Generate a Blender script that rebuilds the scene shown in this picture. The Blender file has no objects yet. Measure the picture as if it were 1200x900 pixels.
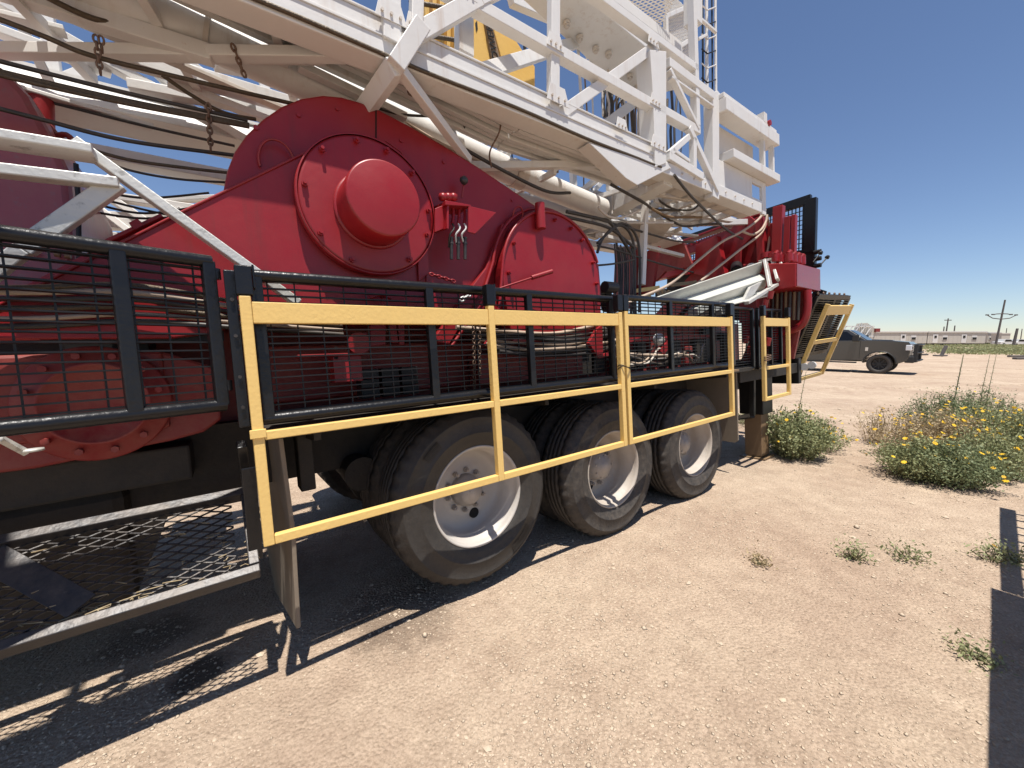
import bpy, bmesh, math, random
from mathutils import Vector, Matrix, noise
random.seed(7)
S = bpy.context.scene
C = S.collection
rad = math.radians

# ------------------------------------------------------------------ camera, sky, sun, exposure
EYE = 1.5
cam_d = bpy.data.cameras.new('camera'); cam = bpy.data.objects.new('camera', cam_d); C.objects.link(cam)
cam_d.sensor_width = 36; cam_d.lens = 13.8; cam_d.clip_start = 0.05; cam_d.clip_end = 4000
PITCH = math.atan2(52, 460)
cam.location = (0, 0, EYE); cam.rotation_euler = (math.pi/2-PITCH, 0, 0)
S.camera = cam
SUN = Vector((-.065, .216, -.974)).normalized()
w = bpy.data.worlds.new("World"); S.world = w; w.use_nodes = True
nt = w.node_tree; bg = nt.nodes['Background']
sky = nt.nodes.new('ShaderNodeTexSky'); sky.sky_type = 'NISHITA'; sky.sun_disc = False
sky.sun_elevation = math.asin(-SUN.z); sky.sun_rotation = math.atan2(-SUN.x, -SUN.y)
sky.altitude = 850; sky.air_density = 1.0; sky.dust_density = 0.12; sky.ozone_density = 2.2
tint = nt.nodes.new('ShaderNodeMix'); tint.data_type = 'RGBA'; tint.blend_type = 'MULTIPLY'; tint.inputs['Factor'].default_value = 1; tint.inputs['B'].default_value = (.97, .97, 1.04, 1)
nt.links.new(sky.outputs[0], tint.inputs['A']); nt.links.new(tint.outputs['Result'], bg.inputs[0]); bg.inputs[1].default_value = 0.08
sd = bpy.data.lights.new('sun', 'SUN'); sd.energy = 4.9; sd.angle = rad(.55); sd.color = (1, .955, .89)
so = bpy.data.objects.new('sun', sd); C.objects.link(so)
so.rotation_euler = SUN.to_track_quat('-Z', 'Y').to_euler()
S.view_settings.view_transform = 'Standard'; S.view_settings.look = 'None'
S.view_settings.exposure = 0.56; S.view_settings.gamma = 1
S.render.resolution_x = 1024; S.render.resolution_y = 768

# ------------------------------------------------------------------ frames: the rig stands a little askew on the lot
_c = [Vector((.803, .596, .017)).normalized()]
_y = Vector((-.593, .801, -.078)); _y = (_y - _c[0]*_y.dot(_c[0])).normalized()
_z = _c[0].cross(_y)
MR3 = Matrix((_c[0], _y, _z)).transposed()
MR = Matrix.Translation((0, 0, EYE)) @ MR3.to_4x4()
_cp, _sp = math.cos(PITCH), math.sin(PITCH)
def _ray(px, py):
    a, b = (px-600)/460, (py-450)/460
    return MR3.transposed() @ Vector((a, _cp-_sp*b, -_sp-_cp*b))
def Y(px, py, y): r = _ray(px, py); return r*(y/r.y)       # survey point on the rig's lengthwise plane y
def X(px, py, x): r = _ray(px, py); return r*(x/r.x)       # ... on a crosswise plane x
def Z(px, py, z): r = _ray(px, py); return r*(z/r.z)       # ... on a level z

# ------------------------------------------------------------------ materials
MATS = {}
def mat(name, col, rough=.5, metal=0, var=.12, scale=6, bump=.0, bscale=40, dust=0, dscale=3.1, dustcol=(.42, .32, .23), col2=None, f2=.5, spec=.5, coat=0, streak=0, streakcol=(.10, .06, .04)):
    m = bpy.data.materials.new(name); m.use_nodes = True; n = m.node_tree.nodes; l = m.node_tree.links
    b = n['Principled BSDF']; b.inputs['Roughness'].default_value = rough; b.inputs['Metallic'].default_value = metal
    b.inputs['Specular IOR Level'].default_value = spec
    if coat: b.inputs['Coat Weight'].default_value = coat; b.inputs['Coat Roughness'].default_value = .12
    tc = n.new('ShaderNodeTexCoord')
    nz = n.new('ShaderNodeTexNoise'); nz.inputs['Scale'].default_value = scale; nz.inputs['Detail'].default_value = 8; nz.inputs['Roughness'].default_value = .65
    l.new(tc.outputs['Object'], nz.inputs['Vector'])
    mx = n.new('ShaderNodeMix'); mx.data_type = 'RGBA'
    mx.inputs['A'].default_value = (*[c*(1-var) for c in col], 1)
    mx.inputs['B'].default_value = (*[min(1, c*(1+var)) for c in col], 1)
    l.new(nz.outputs['Fac'], mx.inputs['Factor']); out = mx.outputs['Result']
    if col2:
        n2 = n.new('ShaderNodeTexNoise'); n2.inputs['Scale'].default_value = scale*2.3; n2.inputs['Detail'].default_value = 10; n2.inputs['Roughness'].default_value = .7
        l.new(tc.outputs['Object'], n2.inputs['Vector'])
        r = n.new('ShaderNodeValToRGB'); r.color_ramp.elements[0].position = f2; r.color_ramp.elements[1].position = f2+.09
        l.new(n2.outputs['Fac'], r.inputs['Fac'])
        m2 = n.new('ShaderNodeMix'); m2.data_type = 'RGBA'; l.new(r.outputs['Color'], m2.inputs['Factor']); l.new(out, m2.inputs['A']); m2.inputs['B'].default_value = (*col2, 1)
        out = m2.outputs['Result']
    if streak:
        mp = n.new('ShaderNodeMapping'); mp.inputs['Scale'].default_value = (17, 17, 1.1); l.new(tc.outputs['Object'], mp.inputs['Vector'])
        ns_ = n.new('ShaderNodeTexNoise'); ns_.inputs['Scale'].default_value = 1.0; ns_.inputs['Detail'].default_value = 6; ns_.inputs['Roughness'].default_value = .7; l.new(mp.outputs[0], ns_.inputs['Vector'])
        nb_ = n.new('ShaderNodeTexNoise'); nb_.inputs['Scale'].default_value = 1.7; nb_.inputs['Detail'].default_value = 4; l.new(tc.outputs['Object'], nb_.inputs['Vector'])
        r1 = n.new('ShaderNodeMapRange'); r1.inputs[1].default_value = .52; r1.inputs[2].default_value = .72; l.new(ns_.outputs['Fac'], r1.inputs[0])
        r2_ = n.new('ShaderNodeMapRange'); r2_.inputs[1].default_value = .45; r2_.inputs[2].default_value = .65; r2_.inputs[4].default_value = streak; l.new(nb_.outputs['Fac'], r2_.inputs[0])
        mm = n.new('ShaderNodeMath'); mm.operation = 'MULTIPLY'; l.new(r1.outputs[0], mm.inputs[0]); l.new(r2_.outputs[0], mm.inputs[1])
        ms_ = n.new('ShaderNodeMix'); ms_.data_type = 'RGBA'; l.new(mm.outputs[0], ms_.inputs['Factor']); l.new(out, ms_.inputs['A']); ms_.inputs['B'].default_value = (*streakcol, 1); out = ms_.outputs['Result']
    if dust:
        g = n.new('ShaderNodeNewGeometry'); sp = n.new('ShaderNodeSeparateXYZ'); l.new(g.outputs['Normal'], sp.inputs[0])
        mr = n.new('ShaderNodeMapRange'); mr.inputs[1].default_value = -.4; mr.inputs[2].default_value = 1; mr.inputs[3].default_value = dust*.35; mr.inputs[4].default_value = dust
        l.new(sp.outputs['Z'], mr.inputs[0])
        n3 = n.new('ShaderNodeTexNoise'); n3.inputs['Scale'].default_value = dscale; n3.inputs['Detail'].default_value = 9; n3.inputs['Roughness'].default_value = .75
        l.new(tc.outputs['Object'], n3.inputs['Vector'])
        r3 = n.new('ShaderNodeMapRange'); r3.inputs[1].default_value = .35; r3.inputs[2].default_value = .7
        l.new(n3.outputs['Fac'], r3.inputs[0])
        mu = n.new('ShaderNodeMath'); mu.operation = 'MULTIPLY'; l.new(mr.outputs[0], mu.inputs[0]); l.new(r3.outputs[0], mu.inputs[1])
        m3 = n.new('ShaderNodeMix'); m3.data_type = 'RGBA'; l.new(mu.outputs[0], m3.inputs['Factor']); l.new(out, m3.inputs['A']); m3.inputs['B'].default_value = (*dustcol, 1)
        out = m3.outputs['Result']
        ra = n.new('ShaderNodeMapRange'); ra.inputs[3].default_value = rough; ra.inputs[4].default_value = .9; l.new(mu.outputs[0], ra.inputs[0]); l.new(ra.outputs[0], b.inputs['Roughness'])
    l.new(out, b.inputs['Base Color'])
    if bump:
        nb = n.new('ShaderNodeTexNoise'); nb.inputs['Scale'].default_value = bscale; nb.inputs['Detail'].default_value = 5
        l.new(tc.outputs['Object'], nb.inputs['Vector'])
        bp = n.new('ShaderNodeBump'); bp.inputs['Strength'].default_value = bump; bp.inputs['Distance'].default_value = .004
        l.new(nb.outputs['Fac'], bp.inputs['Height']); l.new(bp.outputs[0], b.inputs['Normal'])
    MATS[name] = m
    return m
RED = mat('red_paint', (.265, .006, .011), .38, var=.16, scale=2.5, bump=.35, bscale=16, dust=.07, col2=(.20, .012, .012), f2=.66, streak=.55, streakcol=(.12, .02, .015))
REDD = mat('dusty_red_paint', (.20, .008, .010), .5, var=.2, scale=4, bump=.3, dust=.28, dscale=9)
MAUVE = mat('sky_tinted_red_paint', (.27, .06, .075), .3, var=.2, scale=5, bump=.2, col2=(.2, .10, .11), f2=.55, dust=.25)  # mauve base colour holds the sky's reflection in glossy red paint
WHT = mat('white_paint', (.66, .65, .625), .42, var=.07, scale=5, bump=.2, bscale=30, dust=.22, col2=(.42, .30, .20), f2=.665, streak=.5, streakcol=(.40, .27, .17))
WHD = mat('grimy_white_paint', (.56, .51, .45), .5, var=.12, scale=6, bump=.3, dust=.3, col2=(.30, .20, .14), f2=.64, streak=.5, streakcol=(.28, .18, .12))
ALU = mat('weathered_pale_metal', (.55, .54, .50), .45, .25, var=.15, scale=9, bump=.5, bscale=60, col2=(.33, .32, .29), f2=.56)
GRV = mat('grey_grooved_metal', (.52, .53, .48), .45, .1, var=.1, scale=10, dust=.15)
BLK = mat('black_paint', (.007, .0075, .009), .3, var=.3, scale=10, bump=.5, bscale=45, spec=.4, dust=.02, col2=(.07, .07, .075), f2=.70, dscale=12)
BLD = mat('dull_black_steel', (.006, .006, .0065), .45, var=.3, scale=12, dust=.02, dscale=14, spec=.4)
GRYS = mat('worn_grey_steel', (.026, .026, .029), .4, .2, var=.35, scale=9, bump=.6, dust=.22, dscale=10, col2=(.085, .08, .075), f2=.62)
YEL = mat('yellow_paint', (.77, .52, .17), .45, var=.06, scale=7, bump=.35, bscale=60, col2=(.22, .13, .05), f2=.735, dust=.12)
YBL = mat('ochre_yellow_paint', (.70, .43, .10), .5, var=.12, scale=3, bump=.3, dust=.15, col2=(.40, .24, .07), f2=.64)
BROWN = mat('bare_brown_steel', (.20, .13, .07), .6, var=.2, scale=8)
RUB = mat('tyre_rubber', (.026, .0235, .021), .6, var=.3, scale=25, bump=.5, bscale=70, dust=.32, dustcol=(.12, .10, .08), dscale=30)
RUB2 = mat('dusty_tyre_rubber', (.024, .022, .021), .65, var=.3, scale=16, bump=.7, bscale=55, dust=.6, dustcol=(.19, .155, .12), dscale=25)
RIM = mat('white_rim_paint', (.47, .44, .40), .4, var=.1, scale=9, dust=.35, dustcol=(.36, .28, .22), bump=.2)
RIMD = mat('dusty_rim_paint', (.42, .38, .33), .5, var=.18, scale=9, dust=.8, dustcol=(.36, .28, .21), bump=.3)
HUBM = mat('greasy_hub_metal', (.36, .33, .30), .5, .15, var=.25, scale=20, dust=.3, bump=.5, dscale=18, col2=(.12, .09, .06), f2=.62)
HOLE = mat('dark_opening', (.006, .006, .006), .9)
CHAS = mat('grimy_chassis_steel', (.018, .015, .012), .7, var=.4, scale=7, bump=.8, dust=.32, dustcol=(.13, .10, .07), dscale=8)
FLAP = mat('dusty_rubber_flap', (.19, .155, .115), .75, var=.3, scale=5, bump=.3, dust=.6, dustcol=(.30, .23, .16))
CAB = mat('black_rubber_hose', (.015, .014, .014), .45, var=.3, scale=15, dust=.3)
ROPE = mat('wire_rope_steel', (.10, .075, .05), .5, .5, var=.5, scale=60, bump=1, bscale=150)
TAN = mat('tan_hose', (.42, .32, .24), .6, var=.15, scale=12, dust=.3)
CHN = mat('rusty_chain', (.16, .10, .07), .55, .5, var=.4, scale=30)
WOOD = mat('weathered_timber', (.36, .26, .15), .8, var=.3, scale=12)
DRT = mat('sandy_dirt', (.4, .3, .2), .9)
LTG = mat('lever_knob_plastic', (.01, .01, .01), .3)
PLS = mat('pale_plastic', (.6, .6, .58), .4)

def ground_material():
    m = bpy.data.materials.new('pale_caliche_dirt'); m.use_nodes = True; n = m.node_tree.nodes; l = m.node_tree.links
    b = n['Principled BSDF']; b.inputs['Roughness'].default_value = .93; b.inputs['Specular IOR Level'].default_value = .2
    tc = n.new('ShaderNodeTexCoord')
    def ns(s, d, r=.6, dist=0):
        x = n.new('ShaderNodeTexNoise'); x.inputs['Scale'].default_value = s; x.inputs['Detail'].default_value = d; x.inputs['Roughness'].default_value = r
        x.inputs['Distortion'].default_value = dist; l.new(tc.outputs['Object'], x.inputs['Vector']); return x.outputs['Fac']
    def ramp(src, a, bb, c0, c1):
        r = n.new('ShaderNodeValToRGB'); r.color_ramp.elements[0].position = a; r.color_ramp.elements[1].position = bb
        r.color_ramp.elements[0].color = (*c0, 1); r.color_ramp.elements[1].color = (*c1, 1); l.new(src, r.inputs['Fac']); return r.outputs['Color']
    def mix(f, a, bb, mode='MIX'):
        x = n.new('ShaderNodeMix'); x.data_type = 'RGBA'; x.blend_type = mode
        if isinstance(f, float): x.inputs['Factor'].default_value = f
        else: l.new(f, x.inputs['Factor'])
        l.new(a, x.inputs['A']); l.new(bb, x.inputs['B']); return x.outputs['Result']
    base = ramp(ns(.55, 6, .62, .4), .36, .66, (.415, .312, .230), (.525, .420, .312))
    fine = ramp(ns(75, 7, .8), .34, .66, (.70, .68, .65), (1.2, 1.2, 1.2))
    mid = ramp(ns(5, 8, .7), .35, .66, (.86, .83, .82), (1.1, 1.1, 1.1))
    c = mix(1., mix(1., base, mid, 'MULTIPLY'), fine, 'MULTIPLY')
    sp = n.new('ShaderNodeSeparateXYZ'); l.new(tc.outputs['Object'], sp.inputs[0])
    for cx_, cy_, rx_, k_ in ((-1.42, 1.62, .13, .75), (-.62, 2.0, .30, .45), (-1.9, 1.9, .22, .5), (3.2, 2.4, .02, .5), (2.6, 4.6, .5, .12)):   # old oil drips
        cv = n.new('ShaderNodeVectorMath'); cv.operation = 'SUBTRACT'; l.new(tc.outputs['Object'], cv.inputs[0]); cv.inputs[1].default_value = (cx_, cy_, 0)
        ln = n.new('ShaderNodeVectorMath'); ln.operation = 'LENGTH'; l.new(cv.outputs[0], ln.inputs[0])
        q = n.new('ShaderNodeMath'); q.operation = 'MULTIPLY_ADD'; l.new(ns(7, 5, .7), q.inputs[0]); q.inputs[1].default_value = rx_*1.6; l.new(ln.outputs['Value'], q.inputs[2])
        mr = n.new('ShaderNodeMapRange'); mr.inputs[1].default_value = rx_*1.45; mr.inputs[2].default_value = rx_*1.95; mr.inputs[3].default_value = k_; mr.inputs[4].default_value = 0; l.new(q.outputs[0], mr.inputs[0])
        x = n.new('ShaderNodeMix'); x.data_type = 'RGBA'; l.new(mr.outputs[0], x.inputs['Factor']); l.new(c, x.inputs['A']); x.inputs['B'].default_value = (.05, .035, .025, 1); c = x.outputs['Result']
    l.new(c, b.inputs['Base Color'])
    vo = n.new('ShaderNodeTexVoronoi'); vo.inputs['Scale'].default_value = 66; l.new(tc.outputs['Object'], vo.inputs['Vector'])
    ad = n.new('ShaderNodeMath'); ad.operation = 'MULTIPLY_ADD'; ad.inputs[1].default_value = -.8
    l.new(vo.outputs['Distance'], ad.inputs[0]); l.new(ns(30, 8, .75), ad.inputs[2])
    ad2 = n.new('ShaderNodeMath'); ad2.operation = 'MULTIPLY_ADD'; ad2.inputs[1].default_value = 3.0
    l.new(ns(3, 4, .6), ad2.inputs[0]); l.new(ad.outputs[0], ad2.inputs[2])
    bp = n.new('ShaderNodeBump'); bp.inputs['Strength'].default_value = .9; bp.inputs['Distance'].default_value = .017
    l.new(ad2.outputs[0], bp.inputs['Height']); l.new(bp.outputs[0], b.inputs['Normal'])
    return m
GND = ground_material()
PEB = mat('pale_pebble', (.49, .39, .285), .9, var=.25, scale=3, bump=.4, bscale=90)

def leafmat(name, c1, c2, scale=30):
    m = bpy.data.materials.new(name); m.use_nodes = True; n = m.node_tree.nodes; l = m.node_tree.links
    b = n['Principled BSDF']; b.inputs['Roughness'].default_value = .6; b.inputs['Specular IOR Level'].default_value = .3
    tc = n.new('ShaderNodeTexCoord'); z = n.new('ShaderNodeTexNoise'); z.inputs['Scale'].default_value = scale; z.inputs['Detail'].default_value = 3
    l.new(tc.outputs['Object'], z.inputs['Vector'])
    r = n.new('ShaderNodeValToRGB'); r.color_ramp.elements[0].position = .35; r.color_ramp.elements[1].position = .65
    r.color_ramp.elements[0].color = (*c1, 1); r.color_ramp.elements[1].color = (*c2, 1); l.new(z.outputs['Fac'], r.inputs['Fac'])
    l.new(r.outputs['Color'], b.inputs['Base Color'])
    tr = n.new('ShaderNodeBsdfTranslucent'); l.new(r.outputs['Color'], tr.inputs['Color'])
    ms = n.new('ShaderNodeMixShader'); ms.inputs[0].default_value = .25; l.new(b.outputs[0], ms.inputs[1]); l.new(tr.outputs[0], ms.inputs[2])
    l.new(ms.outputs[0], n['Material Output'].inputs['Surface']); return m
LEAF = leafmat('grey_green_leaf', (.175, .205, .095), (.37, .375, .19))
LEAFD = leafmat('dark_green_leaf', (.12, .155, .075), (.26, .29, .15))
DRY = leafmat('dry_tan_stem', (.32, .24, .14), (.50, .40, .24))
FLW = leafmat('yellow_petal', (.75, .42, .02), (.85, .60, .04))
STEM = leafmat('stem_green', (.13, .13, .07), (.22, .20, .10))

# ------------------------------------------------------------------ mesh builder
class G:
    def __init__(s): s.v = []; s.f = []; s.sm = []
    def add(s, vs, fs, smooth=False):
        o = len(s.v); s.v += [tuple(v) for v in vs]; s.f += [tuple(i+o for i in f) for f in fs]; s.sm += [smooth]*len(fs)
    def frame(s, o, ex, ey, ez, a, b, c):
        vs = [o+ex*(i*a/2)+ey*(j*b/2)+ez*(k*c/2) for i in (-1, 1) for j in (-1, 1) for k in (-1, 1)]
        s.add(vs, [(0, 1, 3, 2), (4, 6, 7, 5), (0, 4, 5, 1), (2, 3, 7, 6), (0, 2, 6, 4), (1, 5, 7, 3)]); return s
    def box(s, x0, x1, y0, y1, z0, z1):
        s.frame(Vector(((x0+x1)/2, (y0+y1)/2, (z0+z1)/2)), Vector((1, 0, 0)), Vector((0, 1, 0)), Vector((0, 0, 1)), x1-x0, y1-y0, z1-z0); return s
    def beam(s, A, B, h, wd, side=(0, 1, 0)):
        """rectangular bar A-B: wd along 'side', h across"""
        A = Vector(A); B = Vector(B); d = (B-A); L = d.length; d /= L
        sd = Vector(side); sd = sd-d*sd.dot(d)
        if sd.length < .05: sd = Vector((1, 0, 0))-d*d.x
        sd.normalize(); s.frame((A+B)/2, d, sd, d.cross(sd), L, wd, h); return s
    def chan(s, A, B, h, wd, side=(0, 1, 0), t=.008, op=1):
        """C channel: web facing -side, flanges going op*side"""
        A = Vector(A); B = Vector(B); d = (B-A); L = d.length; d /= L
        sd = Vector(side); sd = (sd-d*sd.dot(d)).normalized(); u = d.cross(sd)
        m = (A+B)/2
        s.frame(m-sd*(wd/2-t/2)*op, d, sd, u, L, t, h)
        for k in (-1, 1): s.frame(m+sd*(t/2)*op+u*k*(h/2-t/2), d, sd, u, L, wd-t-.001, t)
        return s
    def tube(s, pts, r, n=8, cap=True):
        pts = [Vector(p) for p in pts]; rings = []; prev = None
        rr = r if isinstance(r, (list, tuple)) else [r]*len(pts)
        for i, p in enumerate(pts):
            t = (pts[min(i+1, len(pts)-1)]-pts[max(i-1, 0)]).normalized()
            if prev is None:
                a = Vector((0, 0, 1)) if abs(t.z) < .9 else Vector((1, 0, 0)); a = (a-t*a.dot(t)).normalized()
            else:
                a = prev-t*prev.dot(t)
                a = a.normalized() if a.length > 1e-6 else prev
            prev = a; b = t.cross(a)
            rings.append([p+(a*math.cos(2*math.pi*k/n)+b*math.sin(2*math.pi*k/n))*rr[i] for k in range(n)])
        vs = [v for q in rings for v in q]
        fs = [(i*n+k, i*n+(k+1) % n, (i+1)*n+(k+1) % n, (i+1)*n+k) for i in range(len(pts)-1) for k in range(n)]
        s.add(vs, fs, True)
        if cap: s.add(rings[0], [tuple(range(n-1, -1, -1))]); s.add(rings[-1], [tuple(range(n))])
        return s
    def lathe(s, c, axis, prof, n=48, smooth=True, closed=False, a0=0):
        """prof: (radius, offset along axis)"""
        c = Vector(c); ax = Vector(axis).normalized()
        u = Vector((0, 0, 1)) if abs(ax.z) < .9 else Vector((1, 0, 0)); u = (u-ax*u.dot(ax)).normalized(); v = ax.cross(u)
        vs = [c+ax*h+(u*math.cos(a0+2*math.pi*k/n)+v*math.sin(a0+2*math.pi*k/n))*r for r, h in prof for k in range(n)]
        m = len(prof); fs = []
        for i in range(m if closed else m-1):
            for k in range(n):
                j = (i+1) % m
                fs.append((i*n+k, i*n+(k+1) % n, j*n+(k+1) % n, j*n+k))
        s.add(vs, fs, smooth); return s
    def cyl(s, A, B, r, n=24, r2=None):
        A = Vector(A); B = Vector(B); L = (B-A).length; r2 = r if r2 is None else r2
        s.lathe(A, B-A, [(r, 0), (r2, L)], n)
        s.lathe(A, B-A, [(.0001, 0), (r, 0)], n, False); s.lathe(A, B-A, [(r2, L), (.0001, L)], n, False); return s
    def prism(s, poly, d):
        """extrude polygon (list of Vector) by vector d"""
        poly = [Vector(p) for p in poly]; d = Vector(d); n = len(poly)
        s.add(poly+[p+d for p in poly], [tuple(range(n))]+[tuple(range(2*n-1, n-1, -1))]+[(i, i+n, (i+1) % n+n, (i+1) % n) for i in range(n)]); return s
    def make(s, name, m, root=None, bevel=0, kind=None, label=None, off=None, fix=True):
        """link as ONE mesh object; root is an Empty/mesh made by thing()"""
        me = bpy.data.meshes.new(name)
        o = off if off is not None else (ORG.get(root.name, Vector()) if root else Vector())
        me.from_pydata([(v[0]-o[0], v[1]-o[1], v[2]-o[2]) for v in s.v], [], s.f)
        me.polygons.foreach_set('use_smooth', s.sm)
        if fix and len(s.f) < 60000:
            bm = bmesh.new(); bm.from_mesh(me); bmesh.ops.recalc_face_normals(bm, faces=bm.faces); bm.to_mesh(me); bm.free()
        me.materials.append(m); me.update()
        ob = bpy.data.objects.new(name, me); C.objects.link(ob)
        if root: ob.parent = root; ORG[ob.name] = o
        if bevel:
            b = ob.modifiers.new('edge', 'BEVEL'); b.width = bevel; b.segments = 2; b.limit_method = 'ANGLE'; b.angle_limit = rad(50)
        if kind: ob['kind'] = kind
        if label: ob['label'] = label
        return ob
ORG = {}
ORD = ['first', 'second', 'third', 'fourth', 'fifth', 'sixth', 'seventh', 'eighth', 'ninth', 'tenth', 'eleventh', 'twelfth', 'thirteenth', 'fourteenth', 'fifteenth', 'sixteenth', 'seventeenth', 'eighteenth', 'nineteenth', 'twentieth', 'twenty-first', 'twenty-second']
def tag(o, label, cat, group=None, kind=None):
    o['label'] = label; o['category'] = cat
    if group: o['group'] = group
    if kind: o['kind'] = kind
    return o
def thing(name, label, cat, base=(0, 0, 0), group=None, rig=True, rotz=0):
    """Empty at the thing's base; children are written in the same (rig or lot) coordinates"""
    o = bpy.data.objects.new(name, None); C.objects.link(o); base = Vector(base)
    if rig: o.matrix_world = MR @ Matrix.Translation(base)
    else: o.matrix_world = Matrix.Translation(base) @ Matrix.Rotation(rotz, 4, 'Z')
    ORG[o.name] = base if rig else Vector()
    o.empty_display_size = .1
    return tag(o, label, cat, group)
def single(g, name, label, cat, m, base=None, group=None, rig=True, bevel=0, kind=None):
    """a thing that is one mesh"""
    base = Vector(base) if base is not None else Vector(g.v[0])
    o = g.make(name, m, None, bevel, kind, off=base)
    o.matrix_world = (MR if rig else Matrix()) @ Matrix.Translation(base)
    return tag(o, label, cat, group)
def smoothpath(pts, k=8, sag=0):
    pts = [Vector(p) for p in pts]; out = []
    n = len(pts)
    if n == 2:
        for i in range(k+1):
            t = i/k; p = pts[0].lerp(pts[1], t); p.z -= sag*4*t*(1-t); out.append(p)
        return out
    for i in range(n-1):
        p0, p1, p2, p3 = pts[max(i-1, 0)], pts[i], pts[i+1], pts[min(i+2, n-1)]
        for j in range(k):
            t = j/k
            out.append(.5*((2*p1)+(p2-p0)*t+(2*p0-5*p1+4*p2-p3)*t*t+(3*p1-p0-3*p2+p3)*t**3))
    out.append(pts[-1]); return out

# ------------------------------------------------------------------ the setting: ground, gravel
def hgt(x, y):
    """lot surface (world z); scooped slightly under the rig's far side"""
    v = Vector((x, y, 0)); d = math.hypot(x, y)
    z = .018*noise.noise(v*.7)+.010*noise.noise(v*2.3)*max(0, 1-d/25)
    r = MR3.transposed() @ Vector((x, y, -1.5))
    s = min(1, max(0, (r.y-2.3)/1.6))*min(1, max(0, (7.5-r.y)/2.0))*min(1, max(0, (8-r.x)/2.5))*min(1, max(0, (r.x+9)/2))
    z -= .17*s
    if d > 30: z += .12*noise.noise(v*.03)
    return z
def ground():
    g = G(); xs = []
    N = 130
    for i in range(-N, N+1): xs.append(math.copysign(math.sinh(abs(i)/N*7.2)/math.sinh(7.2)*1400, i))
    n = len(xs); cx, cy = .6, 2.5
    vs = []
    for j in range(n):
        for i in range(n):
            x = xs[i]+cx; y = xs[j]+cy
            vs.append((x, y, hgt(x, y)))
    fs = [(j*n+i, j*n+i+1, (j+1)*n+i+1, (j+1)*n+i) for j in range(n-1) for i in range(n-1)]
    g.add(vs, fs, True)
    o = g.make('ground', GND, fix=False); o['kind'] = 'structure'; o['label'] = 'pale sandy caliche lot with loose gravel and faint wheel tracks'
    return o
ground()
def pebbles():
    g = G(); rnd = random.Random(3)
    ico = [(0, 0, 1), (.9, 0, .1), (.28, .85, .1), (-.73, .53, .1), (-.73, -.53, .1), (.28, -.85, .1), (0, 0, -.6)]
    fc = [(0, i, i % 5+1) for i in range(1, 6)]; fc = [(0, i, (i % 5)+1) for i in range(1, 6)]+[(6, (i % 5)+1, i) for i in range(1, 6)]
    k = 0
    while k < 105000:
        d = .9+rnd.random()**1.7*11; a = rad(rnd.uniform(-62, 62))
        x = d*math.sin(a); y = d*math.cos(a)
        dens = .5+noise.noise(Vector((x*.9, y*.9, 3)))
        if rnd.random() > dens: k += .2; continue
        s = rnd.choice((.0015, .0018, .0021, .0024, .0028, .0034, .0048))*(1+d*.14)*rnd.uniform(.7, 1.3)
        if rnd.random() < .010: s *= 2.6
        sx, sy, sz = s*rnd.uniform(.8, 1.5), s*rnd.uniform(.8, 1.4), s*rnd.uniform(.5, .9)
        r = rnd.uniform(0, 6.28); c_, s_ = math.cos(r), math.sin(r); z0 = hgt(x, y)
        g.add([(x+(p[0]*sx*c_-p[1]*sy*s_)*rnd.uniform(.8, 1.15), y+(p[0]*sx*s_+p[1]*sy*c_)*rnd.uniform(.8, 1.15), z0+p[2]*sz+sz*.2) for p in ico], fc, rnd.random() < .5)
        k += 1
    o = g.make('gravel', PEB, fix=False, kind='stuff'); tag(o, 'small pale pebbles and clods scattered over the sandy lot', 'gravel')
pebbles()

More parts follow.
